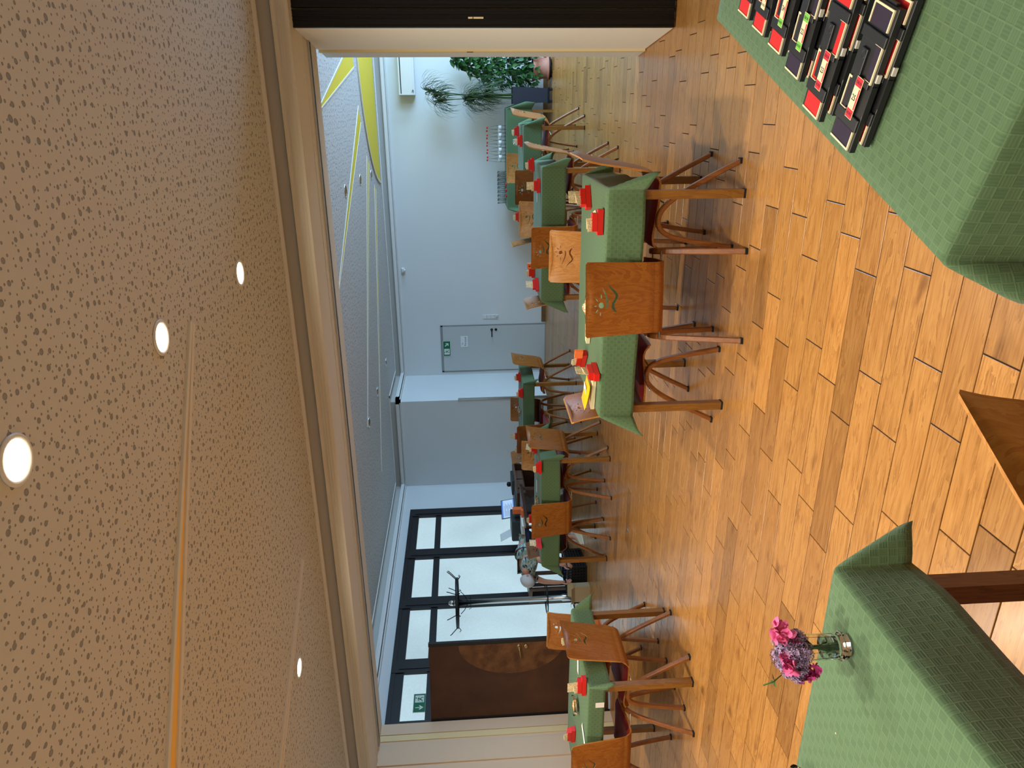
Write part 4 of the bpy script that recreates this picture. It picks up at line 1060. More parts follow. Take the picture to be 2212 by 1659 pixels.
# ------------------------------------------------------------------ black duplicate boards with playing cards on the front table
def board(u0, v0, z0, num, felt_m, end_m, label, lab=True):
    p = O7+u7*u0+v7*v0
    t = thing('card_board', label, 'card board', (p.x, p.y, z0), math.radians(a7), 'black card boards on the front table')
    # local x runs along v7 (length), local y along u7 (width)
    L_, W_, H_ = .245, .088, .0145
    G().chbox((L_/2, W_/2, H_/2-.0015), (L_, W_, H_-.003), .001).obj('tray', 'boardblack', t)
    def pocket(x0, x1, y0, y1, sides):
        G().bb(x0, x1, y0, y1, H_-.003, H_-.0015).obj('card_back', felt_m, t)
        g = G(); w_ = .0035
        if 'l' in sides: g.bb(x0-w_, x0, y0-w_, y1+w_, H_-.003, H_)
        if 'r' in sides: g.bb(x1, x1+w_, y0-w_, y1+w_, H_-.003, H_)
        if 'b' in sides: g.bb(x0, x1, y0-w_, y0, H_-.003, H_)
        if 't' in sides: g.bb(x0, x1, y1, y1+w_, H_-.003, H_)
        g.obj('pocket_rim', 'ivory', t)
    pocket(.005, .036, .010, .078, 'lbt'[:1]+'b')
    pocket(.062, .112, .062, .080, 'ltr')
    pocket(.125, .182, .008, .028, 'lbr')
    pocket(.206, .238, .012, .076, 'rbt')
    # black bridges between the pockets
    g = G(); g.chbox((.049, .044, H_-.0005), (.022, .088, .004), .001); g.chbox((.118, .058, H_-.0005), (.10, .022, .004), .001); g.chbox((.192, .044, H_-.0005), (.018, .088, .004), .001)
    g.chbox((.118, .034, H_-.0008), (.012, .05, .0036), .001)
    g.obj('cover', 'boardblack', t)
    G().lathe([(.0001, H_+.0014), (.006, H_+.0014), (.006, H_+.0018), (.007, H_+.0018), (.007, H_+.001)], 16, c=(.158, .056, 0)).obj('emboss_ring', 'boardblack', t)
    for b_ in ((-.004, .0, .02, .068, .001, .008), (.245, .249, .02, .068, .001, .008), (.070, .120, -.003, 0, .002, .012)): G().bb(*b_).obj('hinge_lug', 'boardblack', t)
    G().bb(.128, .142, -.005, 0, .003, .010).obj('number_tab', 'recess', t)
    if lab:
        l_ = G().bb(-.036, .036, -.0125, .0125, 0, .0008).obj('label_card', 'ivory', t); l_.location = (.088, .036, H_+.0018); l_.rotation_euler = (0, 0, 0)
        for sx in (-1, 1):
            e = G().bb(sx*.0275-.0075, sx*.0275+.0075, -.0115, .0115, .0008, .0011).obj('label_end', end_m, l_)
            text('NORD', .0075, 'ink' if end_m == 'greenprint' else 'boardpurple', l_, (sx*.0275, 0, .0012), (0, 0, -PI/2 if sx < 0 else PI/2), 'lettering', .0001)
        G().bb(-.018, .018, -.0115, -.0075, .0008, .0011).obj('label_bar', 'redprint', l_)
        if num: text(num, .0145, 'ink', l_, (0, .002, .0012), (0, 0, -PI/2), 'number', .0001)
    return t
zb = ZT+.004
specs = [(.300, .036, '25', 'boardpurple', 'redprint', '25, with dark purple pockets'), (.447, .034, '23', 'boardred', 'redprint', '23, with red pockets'),
         (.580, .066, '22', 'boardpurple', 'greenprint', '22, green label ends'), (.702, .078, '24', 'boardred', 'greenprint', '24, third from the picture edge'),
         (.822, .082, '', 'boardred', 'ivory', 'with a plain pale label, second from the picture edge'), (.940, .086, '', 'boardred', 'ivory', 'showing only its red corner pocket at the picture edge')]
for u0, v0, num, f_, e_, nm in specs:
    jit = random.uniform(-.006, .006)
    board(u0-.012, v0+.012+jit, zb, '', 'boardred', 'ivory', 'lower black board underneath board '+nm, False)
    board(u0, v0, zb+.0165, num, f_, e_, 'upper black card board '+nm)

# ------------------------------------------------------------------ flower glass on the left front table
fx, fy = -1.030, 1.105
vz = thing('flower_glass', 'glass vase of pink and lilac flowers on the green cloth', 'vase', (fx, fy, ZT+.004))
vz.scale = (.87, .87, .87)
G().lathe([(.0001, 0), (.030, 0), (.033, .006), (.034, .016), (.031, .020), (.029, .024), (.030, .08), (.0315, .098), (.0298, .098), (.0283, .08), (.0270, .028), (.0001, .024)], 10, smooth=False).obj('glass', 'cutglass', vz)
G().lathe([(.0001, .0245), (.0266, .0285), (.0276, .055), (.0001, .055)], 16).obj('water', 'water', vz)
rd = random.Random(11); g = G()
for i in range(16):
    a = rd.uniform(0, 6.28); r0 = rd.uniform(0, .018); r1 = rd.uniform(.01, .05)
    g.tube([(r0*math.cos(a+2), r0*math.sin(a+2), .03), (r0*.3*math.cos(a), r0*.3*math.sin(a), .08), (r1*math.cos(a), r1*math.sin(a), .125)], .0013, 5)
o = g.obj('stems', 'stem', vz); o['kind'] = 'stuff'
def petals(g, c, n, size, mi=0, seed=0):
    rd = random.Random(seed); c = Vector(c)
    for i in range(n):
        d = Vector((rd.gauss(0, 1), rd.gauss(0, 1), rd.gauss(0, 1)+.4)).normalized()
        a = d.orthogonal().normalized(); a = Matrix.Rotation(rd.uniform(0, 6.28), 3, d) @ a; b = d.cross(a)
        s = size*rd.uniform(.7, 1.2); o_ = c+d*s*.25; vs = []
        for v in range(4):
            for u in range(5):
                t = v/3; uu = (u-2)/2; w_ = s*.62*math.sin(PI*(.22+.70*t)); vs.append(o_+b*(s*t)+a*(uu*w_)+d*(s*.5*(t*t)*.6+.25*s*uu*uu))
        g.add(vs, [(v*5+u, v*5+u+1, v*5+u+6, v*5+u+5) for v in range(3) for u in range(4)], mi, True)
def spray(g, c, R_, n, mi=0, seed=0, s0=.0042):
    rd = random.Random(seed); c = Vector(c)
    for i in range(n):
        d = Vector((rd.gauss(0, 1), rd.gauss(0, 1), rd.gauss(0, 1))).normalized(); p = c+d*R_*rd.uniform(.55, 1.05); s = s0*rd.uniform(.6, 1.3)
        a = d.orthogonal().normalized(); b = d.cross(a)
        for k in range(4):
            an = k*PI/2+rd.random(); q = a*math.cos(an)+b*math.sin(an); r_ = a*math.cos(an+.7)+b*math.sin(an+.7)
            g.add([p, p+q*s+d*s*.3, p+(q+r_)*s*.8+d*s*.5, p+r_*s+d*s*.3], [(0, 1, 2, 3)], mi)
# world directions: camera right ~ (.93,.36), towards camera ~ (.36,-.93)
CR = Vector((.93, .36, 0)); CT = Vector((.36, -.93, 0)); UP = Vector((0, 0, 1))
def at(r, u, t=0): return CR*r+UP*u+CT*t
heads = [('lilac_spray', 'lilac', [(0, .135, .01, .030), (-.02, .150, .0, .028), (.018, .148, .0, .026), (-.03, .12, .015, .026), (-.045, .135, 0, .024), (.0, .115, .02, .026), (-.055, .12, .01, .020), (.02, .118, .0, .024)])]
for i, (r, u, t_, R_) in enumerate(heads[0][2]):
    g = G(); spray(g, (0, 0, 0), R_, 230, 0, i+40); spray(g, (0, 0, 0), R_*.8, 100, 1, i+80)
    o = g.obj('lilac_spray', ['lilac', 'lilacdark'], vz); o.location = at(r, u, t_)
for i, (r, u, t_, m, s_) in enumerate([(.052, .168, .01, 'pinkpetal', .019), (.040, .150, .02, 'pinkpetal', .020), (.034, .168, .015, 'pinkpetal', .015), (.050, .150, .0, 'pinkpetal', .014), (-.010, .160, .03, 'pinkpetal', .015), (-.030, .145, .035, 'pinkpetal', .017), (-.022, .152, .035, 'magenta', .014),
                                       (-.052, .098, .02, 'magenta', .016), (-.040, .088, .025, 'magenta', .017), (-.062, .092, .02, 'pinkpetal', .013), (-.066, .112, .02, 'magenta', .012), (.030, .132, .02, 'magenta', .012)]):
    g = G(); petals(g, (0, 0, 0), 8, s_, 0, i+5); o = g.obj('blossom', m, vz); o.location = at(r, u, t_)
g = G(); g.tube([at(-.06, .155, 0), at(-.075, .175, 0), at(-.082, .200, 0)], [.0012, .0016, .002], 5)
for k in range(3):
    a = k*2.1; g.add([at(-.074, .172, 0), at(-.074, .172, 0)+Vector((math.cos(a)*.01, math.sin(a)*.01, .006)), at(-.074, .172, 0)+Vector((math.cos(a+.5)*.018, math.sin(a+.5)*.018, .004)), at(-.074, .172, 0)+Vector((math.cos(a+1)*.01, math.sin(a+1)*.01, .002))], [(0, 1, 2, 3)], 0)
g.obj('bud_twig', 'stem', vz)
cr = thing('crumb', 'tiny pale crumb on the flower cloth', 'crumb', (-1.235, 1.075, ZT+.004)); G().lathe([(.0001, 0), (.0022, .0008), (.0018, .0026), (.0001, .0034)], 6).obj('crumb', 'paper', cr)

# ------------------------------------------------------------------ bottles and glasses on the buffet
bot = thing('water_bottle', 'x', 'bottle')
G().lathe([(.0001, 0), (.031, .0), (.034, .006), (.034, .13), (.033, .16), (.024, .215), (.015, .262), (.0125, .285), (.0125, .300)], 16).obj('bottle_body', 'glass', bot)
G().lathe([(.0346, .07), (.0346, .12)], 16).obj('paper_label', 'whitepaper', bot)
G().lathe([(.0001, .318), (.0155, .318), (.0155, .296), (.0135, .294)], 14).obj('cap', 'red', bot)
gl = thing('drinking_glass', 'x', 'glass')
G().lathe([(.0001, 0), (.024, 0), (.026, .004), (.029, .10), (.031, .145), (.0295, .145), (.0275, .10), (.0245, .010), (.0001, .008)], 16).obj('tumbler', 'glass', gl)
k = 0
for r_ in range(2):
    for i in range(5):
        b_ = bot if k == 0 else copy_tree(bot); k += 1
        b_.location = (-.33-.115*i-(.055 if r_ else 0), 12.32+.16*r_, .7475)
        b_['label'] = ('glass water bottle with red cap, front row on the buffet' if r_ == 0 else 'glass water bottle with red cap, back row on the buffet'); b_['group'] = 'red-capped water bottles, '+('front row' if r_ == 0 else 'back row')
k = 0
for r_ in range(2):
    for i in range(8):
        b_ = gl if k == 0 else copy_tree(gl); k += 1
        b_.location = (-1.04-.065*i-(.03 if r_ else 0), 12.30+.13*r_, .7475)
        b_['label'] = ('clear drinking glass in the front row on the buffet' if r_ == 0 else 'clear drinking glass in the back row on the buffet'); b_['group'] = 'drinking glasses, '+('front row' if r_ == 0 else 'back row')
for i in range(3):
    t = thing('red_coaster', 'small red coaster stack in front of the buffet glasses', 'coaster', (-1.22-.09*i, 12.20, .7475), 0, 'red coasters on the buffet')
    G().lathe([(.0001, 0), (.028, 0), (.028, .018), (.0001, .018)], 16).obj('coaster', 'red', t)
t = thing('tissue', 'white crumpled tissue behind the third table box', 'tissue', (-.36, 9.66, ZT+.07))
rd = random.Random(4); g = G(); petals(g, (0, 0, .02), 10, .05, 0, 9); g.obj('tissue_folds', 'whitepaper', t)
t.location = (-.42, 9.58, ZT+.03)

# ------------------------------------------------------------------ plants
def caster_board(parent, r, z, n=4):
    g = G(); g.lathe([(r, z), (r, z+.02), (r*.98, z+.022)], 24); g.obj('plant_trolley', 'black', parent)
    for k in range(n):
        a = k*2*PI/n+.5; G().lathe([(.022, -.010), (.025, -.008), (.025, .008), (.022, .010)], 14, mw=Matrix.Translation((r*.8*math.cos(a), r*.8*math.sin(a), .026)) @ Matrix.Rotation(PI/2, 4, 'X')).obj('caster', 'rubber', parent)
dp = thing('dragon_tree', 'tall narrow-leaved plant in an anthracite square pot on a trolley', 'potted plant', (.155, 12.30, 0))
w0, w1 = .105, .13
g = G(); g.add([(s*w_, t_*w_, z) for (w_, z) in ((w0, .075), (w1, .645), (w1-.012, .645), (w1-.012, .61)) for s, t_ in ((-1, -1), (1, -1), (1, 1), (-1, 1))],
    [(3, 2, 1, 0)]+[(l*4+i, l*4+(i+1) % 4, (l+1)*4+(i+1) % 4, (l+1)*4+i) for l in range(3) for i in range(4)], 0)
g.obj('pot', 'darkpot', dp)
G().bb(-.11, .11, -.11, .11, .60, .61).obj('soil', 'soil', dp)
G().bb(-.12, .12, -.12, .12, .05, .072).obj('plant_trolley', 'black', dp)
for sx in (-1, 1):
    for sy in (-1, 1): G().lathe([(.022, -.010), (.025, -.008), (.025, .008), (.022, .010)], 14, mw=Matrix.Translation((sx*.09, sy*.09, .025)) @ Matrix.Rotation(PI/2, 4, 'X')).obj('caster', 'rubber', dp)
rd = random.Random(21)
crowns = []
for k, (tx, ty, tz) in enumerate([(.08, .0, 1.97), (.02, .05, 1.86), (-.06, -.03, 1.80), (-.06, .0, 1.36), (.0, .05, 1.28), (-.02, -.06, 1.12), (.04, .0, 1.05)]):
    bx, by = rd.uniform(-.05, .05), rd.uniform(-.05, .05)
    G().tube(smooth_path([(bx, by, .6), (bx*.6+tx*.3, by*.5+ty*.4, .6+(tz-.6)*.5), (tx, ty, tz)], 4), [.007]*8+[.006], 7).obj('trunk', 'stem', dp)
    crowns.append((tx, ty, tz))
def ribbon(g, p0, az, L_, el, droop, w_, mi=0):
    pts = []; p = Vector(p0); e = el
    n = 7
    for i in range(n+1):
        pts.append(p.copy()); p = p+Vector((math.cos(az)*math.cos(e), math.sin(az)*math.cos(e), math.sin(e)))*(L_/n); e -= droop/n
    side = Vector((-math.sin(az), math.cos(az), 0)); vs = []
    for i, q in enumerate(pts):
        ww = w_*(1-(i/n)**2)*.5+.0006; vs += [q-side*ww, q+side*ww]
    g.add(vs, [(2*i, 2*i+1, 2*i+3, 2*i+2) for i in range(n)], mi, True)
for k, (tx, ty, tz) in enumerate(crowns):
    g = G(); low = k >= 3
    for i in range(95 if low else 60):
        ribbon(g, (tx+rd.uniform(-.01, .01), ty+rd.uniform(-.01, .01), tz-rd.uniform(0, .12)), rd.uniform(0, 2*PI), rd.uniform(.30, .50), rd.uniform(.1, 1.3), rd.uniform(2.1, 3.2), .014)
    o = g.obj('leaf_tuft', 'grassleaf', dp); o['kind'] = 'stuff'
bp = thing('leafy_plant', 'bushy green plant in a pink terracotta pot on a black trolley', 'potted plant', (.56, 12.40, 0))
G().lathe([(.15, .045), (.19, .05), (.195, .075), (.155, .078), (.15, .08), (.165, .20), (.172, .24), (.180, .245), (.185, .305), (.172, .305), (.165, .27)], 28).obj('pot', 'terra', bp)
G().lathe([(.0001, .27), (.165, .272)], 20).obj('soil', 'soil', bp)
caster_board(bp, .17, .022)
lf = G(); vs = []
nL = 5
for v in range(nL+1):
    t = v/nL
    for u in (-1, 0, 1):
        ww = .036*math.sin(PI*min(1, t*.92+.06))**.8*(1-.35*t); vs.append((u*ww, t*.095, -.018*t*t+(.006 if u else 0)))
lf.add(vs, [(v*3+u, v*3+u+1, v*3+u+4, v*3+u+3) for v in range(nL) for u in range(2)], 0, True); lfm = lf.mesh('leaf', 'leaf')
rd = random.Random(5); stuff = G()
for k in range(9):
    a = rd.uniform(0, 6.28); rr = rd.uniform(.05, .22)
    G().tube(smooth_path([(rr*.3*math.cos(a), rr*.3*math.sin(a), .27), (rr*.8*math.cos(a), rr*.8*math.sin(a), .6), (rr*math.cos(a), rr*math.sin(a), rd.uniform(.9, 1.45))], 3), .005, 5).obj('stalk', 'stem', bp)
nl = 0
for i in range(1350):
    z = rd.uniform(.22, 1.62); 
    R_ = .30 if z < .95 else .30-(z-.95)*.28
    cx_ = 0 if z < 1.0 else (z-1.0)*.35
    a = rd.uniform(0, 2*PI); q = math.sqrt(rd.random()); x, y = cx_+R_*q*math.cos(a), R_*.8*q*math.sin(a)
    if z < .34 and q < .75: continue
    if 12.40+y > 12.80: continue
    mw = Matrix.Translation((x, y, z)) @ Matrix.Rotation(a-PI/2+rd.uniform(-.8, .8), 4, 'Z') @ Matrix.Rotation(rd.uniform(-1.3, .3), 4, 'X') @ Matrix.Rotation(rd.uniform(-.6, .6), 4, 'Y') @ Matrix.Scale(rd.uniform(.6, 1.15), 4)
    front = y < .02 and x < .25 and q > .5
    if front and nl < 220:
        o = mo('leaf', lfm, bp); o.matrix_local = mw; nl += 1
    else: stuff.add(lf.v, lf.f, 0, True, mw)
o = stuff.obj('foliage', 'leaf', bp); o['kind'] = 'stuff'

# ------------------------------------------------------------------ coat rack
ck = thing('coat_rack', 'black and chrome coat rack in front of the windows', 'coat rack', (-6.27, 7.92, 0))
G().lathe([(.19, 0), (.20, .012), (.19, .035), (.12, .045), (.085, .05), (.08, .085), (.045, .10)], 36).obj('base', 'blackmetal', ck)
G().lathe([(.045, .05), (.047, .3), (.036, .32), (.034, 1.78)], 20).obj('pole', 'steel', ck)
G().lathe([(.032, 1.78), (.036, 1.80), (.034, 1.825), (.020, 1.85), (.0001, 1.86)], 20).obj('finial', 'chrome', ck)
G().add(*(lambda R_, r_, n, m: ([((R_+r_*math.cos(b*2*PI/m))*math.cos(a*2*PI/n), (R_+r_*math.cos(b*2*PI/m))*math.sin(a*2*PI/n), .52+r_*math.sin(b*2*PI/m)) for a in range(n) for b in range(m)], [(a*m+b, ((a+1) % n)*m+b, ((a+1) % n)*m+(b+1) % m, a*m+(b+1) % m) for a in range(n) for b in range(m)]))(.20, .008, 36, 8), 0, True).bb(-.20, .20, -.005, .005, .515, .525).bb(-.005, .005, -.2, .2, .515, .525).obj('umbrella_ring', 'blackmetal', ck)
G().lathe([(.33, 1.715), (.335, 1.72), (.335, 1.75), (.33, 1.755), (.32, 1.75), (.32, 1.72), (.33, 1.715)], 40).bb(-.33, .33, -.012, .012, 1.72, 1.75).bb(-.012, .012, -.33, .33, 1.72, 1.75).obj('top_ring', 'blackmetal', ck)
for k in range(8):
    a = k*PI/4+.2; c_, s_ = math.cos(a), math.sin(a)
    g = G(); g.tube([(c_*.33, s_*.33, 1.735), (c_*.42, s_*.42, 1.82), (c_*.455, s_*.455, 1.86)], .006, 6); g.tube([(c_*.33, s_*.33, 1.72), (c_*.37, s_*.37, 1.69), (c_*.39, s_*.39, 1.71)], .005, 6); g.obj('coat_hook', 'blackmetal', ck)
for k in range(4):
    a = k*PI/2+.9; c_, s_ = math.cos(a), math.sin(a)
    G().tube([(c_*.03, s_*.03, 1.60), (c_*.10, s_*.10, 1.64), (c_*.15, s_*.15, 1.69)], .005, 6).tube([(c_*.03, s_*.03, 1.56), (c_*.08, s_*.08, 1.55), (c_*.09, s_*.09, 1.58)], .004, 6).obj('coat_hook', 'blackmetal', ck)

# plastic crate, cardboard box and bag on the floor beside the person
cr = thing('plastic_crate', 'black perforated folding crate on the floor by the coat rack', 'crate', (-5.90, 8.02, 0), math.radians(8))
def lattice(g, x0, x1, z0, z1, fn, nx_, nz_):
    for i in range(nx_+1):
        x = x0+(x1-x0)*i/nx_; g.bb(*fn(x-.005, x+.005, z0, z1))
    for k in range(nz_+1):
        z = z0+(z1-z0)*k/nz_; g.bb(*fn(x0, x1, z-.005, z+.005))
g = G()
for s in (-1, 1):
    lattice(g, -.18, .18, .02, .25, lambda a, b, c, d, s=s: (a, b, s*.26-.006, s*.26+.006, c, d), 9, 6)
    lattice(g, -.26, .26, .02, .25, lambda a, b, c, d, s=s: (s*.18-.006, s*.18+.006, a, b, c, d), 13, 6)
g.bb(-.18, .18, -.26, .26, .0, .012)
for s in (-1, 1): g.bb(-.19, .19, s*.26-.012, s*.26+.012, .24, .27); g.bb(s*.18-.012, s*.18+.012, -.27, .27, .24, .27)
g.obj('crate_body', 'boardblack', cr)
G().bb(-.165, .165, -.245, .245, .014, .20).obj('contents', 'darkgap', cr)
bx = thing('cardboard_box', 'open beige cardboard box between crate and coat rack', 'box', (-5.93, 7.58, 0), math.radians(15))
g = G(); g.bb(-.10, .10, -.07, .07, 0, .006)
for s in (-1, 1): g.bb(-.10, .10, s*.07-.003, s*.07+.003, 0, .20); g.bb(s*.10-.003, s*.10+.003, -.07, .07, 0, .20)
g.obj('box_body', 'kraft', bx)
for s, r in ((-1, .9), (1, -.7)):
    o = G().bb(-.10, .10, -.002, .002, 0, .09).obj('flap', 'kraft', bx); o.location = (0, s*.07, .20); o.rotation_euler = (r, 0, 0)
bg = thing('plastic_bag', 'clear plastic bag with a pale ball at the foot of the coat rack', 'bag', (-5.90, 7.48, 0))
bg.location = (-6.02, 7.42, 0)
G().lathe([(.0001, 0), (.05, .01), (.065, .05), (.05, .10), (.03, .14), (.035, .20), (.02, .21)], 14).obj('bag_film', 'whitepaper', bg)
G().tube([(.03, 0, .2), (.02, .03, .26), (-.03, .02, .26)], .004, 5).obj('bag_handle', 'chrome', bg)
bb_ = thing('blue_bag', 'blue cloth bag behind the table leg under the person', 'bag', (-5.72, 7.95, 0))
G().lathe([(.0001, .0), (.10, .01), (.12, .10), (.11, .22), (.06, .29), (.0001, .30)], 14).obj('bag_body', 'bluebag', bb_); bb_.location = (-6.25, 8.50, 0)

# ------------------------------------------------------------------ desk corner with laptop and printer
dk = thing('antique_desk', 'dark carved wooden desk in the corner behind the tables', 'desk', (-5.95, 10.25, 0))
G().chbox((0, 0, .775), (.60, 1.10, .03), .004).obj('desk_top', 'brownwood', dk)
for s in (-1, 1):
    sp = [(-.24, 0), (-.20, .10), (-.12, .16), (-.14, .30), (-.20, .42), (-.18, .55), (-.27, .66), (-.28, .76), (.25, .76), (.25, 0)]
    G().prism(sp, -.02, .02, 0, Matrix.Translation((0, s*.50, 0)) @ Matrix.Rotation(PI/2, 4, 'X') @ Matrix.Scale(-1, 4, (1, 0, 0))).obj('scroll_side', 'walnut', dk)
G().bb(-.25, -.20, -.48, .48, .10, .74).bb(-.22, .15, -.48, .48, .62, .76).obj('desk_body', 'walnut', dk)
for k in range(3): G().bb(.15, .165, -.45+.31*k, -.17+.31*k, .64, .745).obj('drawer', 'brownwood', dk)
wt = thing('work_table', 'brown folding table with dark edge, papers and printer', 'table', (-5.82, 9.10, 0), math.radians(-1.5))
G().chbox((0, 0, .735), (.66, 1.15, .025), .003).obj('table_top', 'brownwood', wt)
G().bb(.325, .34, -.575, .575, .705, .748).bb(-.33, .33, -.59, -.575, .705, .748).obj('edge_band', 'walnut', wt)
for sy in (-1, 1):
    for sx in (-1, 1): G().bb(sx*.29-.018, sx*.29+.018, sy*.52-.018, sy*.52+.018, 0, .72).obj('leg', 'brownwood', wt)
# low window bench frame behind the person
ww = thing('window_bench', 'light wooden bench frame standing before the window', 'bench', (-6.32, 8.24, 0))
G().bb(-.12, .12, -.20, .20, .70, .745).obj('bench_top', 'brownwood', ww)
for sy in (-.18, .18):
    G().bb(-.12, -.08, sy-.02, sy+.02, 0, .70).obj('leg', 'brownwood', ww); G().bb(.08, .12, sy-.02, sy+.02, 0, .70).obj('leg', 'brownwood', ww)
lp = thing('laptop', 'open laptop with a lit blue-white screen on the desk', 'laptop', (-5.93, 9.86, .791), math.radians(62))
G().chbox((0, 0, .009), (.34, .24, .018), .002).obj('keyboard_base', 'printer', lp)
sc = G().bb(-.17, .17, -.006, .006, 0, .225).obj('screen_lid', 'black', lp); sc.location = (0, .12, .015); sc.rotation_euler = (-.25, 0, 0)
G().bb(-.16, .16, -.008, -.006, .012, .215).obj('display', 'screen', sc)
G().bb(-.16, .16, -.0085, -.008, .19, .215).bb(-.16, .16, -.0085, -.008, .012, .03).obj('display_bars', 'screenblue', sc)
g = G()
for k in range(9): g.bb(-.14, -.14+.10+.02*(k % 3)*2, -.0085, -.008, .045+.015*k, .049+.015*k); g.bb(.0, .06+.02*((k+1) % 3), -.0085, -.008, .045+.015*k, .049+.015*k)
g.obj('display_rows', 'blueink', sc)
pr = thing('printer', 'dark grey printer with a white sheet in its feeder', 'printer', (-5.95, 9.28, .7505), math.radians(4))
G().chbox((0, 0, .08), (.32, .42, .16), .012).obj('body', 'printer', pr)
G().bb(.16, .163, -.19, .19, .03, .10).obj('output_slot', 'darkgap', pr)
o = G().bb(-.002, .002, -.11, .11, 0, .20).obj('paper_sheet', 'whitepaper', pr); o.location = (-.12, 0, .15); o.rotation_euler = (0, -.5, 0)
G().tube(smooth_path([(-.05, -.22, .1), (-.03, -.32, .06), (0, -.38, .0), (.02, -.34, -.0)], 4), .003, 5).obj('cable', 'ink', pr)
for i, (x, y, z, w_, d, h, m, nm, lb) in enumerate([(-5.72, 8.85, .7485, .22, .30, .04, 'whitepaper', 'paper_stack', 'stack of white papers on the work table'),
        (-5.66, 9.22, .7485, .07, .10, .14, 'orangecard', 'orange_box', 'small orange box beside the printer'),
        (-5.56, 8.98, .7485, .10, .08, .035, 'orangecard', 'orange_clip', 'orange clip on the papers'),
        (-5.58, 8.72, .7485, .05, .32, .015, 'kraft', 'wooden_ruler', 'wooden strip lying at the table end')]):
    t = thing(nm, lb, nm.split('_')[1], (x, y, z), math.radians(5*i)); G().chbox((0, 0, h/2), (w_, d, h), min(.003, h/4)).obj('block' if 'box' in nm or 'clip' in nm else 'sheets', m, t)
hs = thing('webcam', 'round black camera ball on the far end of the desk', 'camera', (-6.0, 10.62, .79))
G().lathe([(.035, 0), (.012, .01), (.010, .03), (.035, .04), (.045, .065), (.035, .095), (.0001, .105)], 16).obj('ball', 'black', hs)
kb = thing('flat_case', 'flat grey case leaning along the desk edge', 'case', (-5.86, 10.42, .791), math.radians(4)); G().chbox((0, 0, .02), (.25, .42, .04), .006).obj('case_body', 'printer', kb)

# ------------------------------------------------------------------ the person bending over
def skin(name, verts, edges, radii, material, parent, root=0, sub=2):
    me = bpy.data.meshes.new(name); me.from_pydata([Vector(v) for v in verts], edges, []); me.materials.append(M[material])
    o = bpy.data.objects.new(name, me); COL.objects.link(o)
    md = o.modifiers.new('skin', 'SKIN'); md.use_smooth_shade = True; md.branch_smoothing = .4
    for i, r in enumerate(radii):
        sv = me.skin_vertices[0].data[i]; sv.radius = (r, r) if not isinstance(r, tuple) else r; sv.use_root = (i == root)
    o.modifiers.new('subdivision', 'SUBSURF').levels = sub
    o.modifiers['subdivision'].render_levels = sub
    dg = bpy.context.evaluated_depsgraph_get(); m2 = bpy.data.meshes.new_from_object(o.evaluated_get(dg)); m2.materials.clear(); m2.materials.append(M[material])
    bpy.data.objects.remove(o)
    for p in m2.polygons: p.use_smooth = True
    o = bpy.data.objects.new(name, m2); COL.objects.link(o); o.parent = parent
    return o
# person frame: y forward (the way she bends), x to her side; origin on the floor under the hips
pe = thing('person', 'person in a patterned blouse bending far forward over the crate', 'person', (-5.66, 8.24, 0), math.radians(180-4))
body_v = [(0, 0, .82), (0, .10, .82), (0, .25, .82), (0, .40, .80), (0, .47, .815), (0, .52, .83),      # pelvis..chest, neck base, head base
          (-.09, -.01, .78), (-.11, .02, .48), (-.11, -.06, .12), (-.11, -.02, .06), (-.11, .12, .035),
          (.09, -.01, .78), (.12, .14, .47), (.12, .16, .12), (.12, .20, .06), (.12, .34, .035),
          (-.15, .40, .77), (-.18, .50, .57), (-.16, .56, .39), (-.15, .57, .34),
          (.15, .40, .77), (.18, .49, .57), (.16, .54, .39), (.15, .55, .34)]
body_e = [(0, 1), (1, 2), (2, 3), (3, 4), (4, 5), (0, 6), (6, 7), (7, 8), (8, 9), (9, 10), (0, 11), (11, 12), (12, 13), (13, 14), (14, 15), (3, 16), (16, 17), (17, 18), (18, 19), (3, 20), (20, 21), (21, 22), (22, 23)]
body_r = [.14, .125, .12, .11, .055, .05, .085, .055, .036, .034, .03, .085, .055, .036, .034, .03, .055, .036, .026, .022, .055, .036, .026, .022]
skin('body', body_v, body_e, body_r, 'skin', pe)
# head with face
g = G(); prof_h = []
vs = []; nU, nV = 20, 14
for v in range(nV+1):
    ph_ = PI*v/nV
    for u in range(nU):
        th = 2*PI*u/nU; x = .072*math.sin(ph_)*math.cos(th); y = .090*math.sin(ph_)*math.sin(th); z = .112*math.cos(ph_)
        if y > 0 and -.06 < z < .03 and abs(x) < .018: y += .018*(1-abs(x)/.018)*(1-abs(z+.012)/.045 if abs(z+.012) < .045 else 0)
        if z < -.04: x *= .85; y *= .92
        vs.append((x, y, z))
g.add(vs, [(v*nU+u, v*nU+(u+1) % nU, (v+1)*nU+(u+1) % nU, (v+1)*nU+u) for v in range(nV) for u in range(nU)], 0, True)
hd = fixn(g.obj('head', 'skin', pe)); hd.location = (.09, .55, .80); hd.rotation_euler = (-1.8, 0, 0)
for s in (-1, 1):
    G().lathe([(.0001, -.009), (.009, 0), (.0001, .009)], 10, c=(s*.028, .084, .012)).obj('eye', 'ink', hd)
    G().lathe([(.0001, -.024), (.012, -.01), (.014, .012), (.0001, .026)], 10, c=(s*.074, -.005, 0)).obj('ear', 'skin', hd)
G().bb(-.022, .022, .082, .088, -.052, -.046).obj('mouth', 'redprint', hd)
g = G(); vs = []
for v in range(9):
    ph_ = PI*.62*v/8
    for u in range(nU):
        th = 2*PI*u/nU; k = 1.05+.02*math.sin(u*5)
        x = .074*math.sin(ph_)*math.cos(th)*k; y = .092*math.sin(ph_)*math.sin(th)*k; z = .114*math.cos(ph_)*1.06
        if y > .05 and z < .05: y = .05
        vs.append((x, y, z))
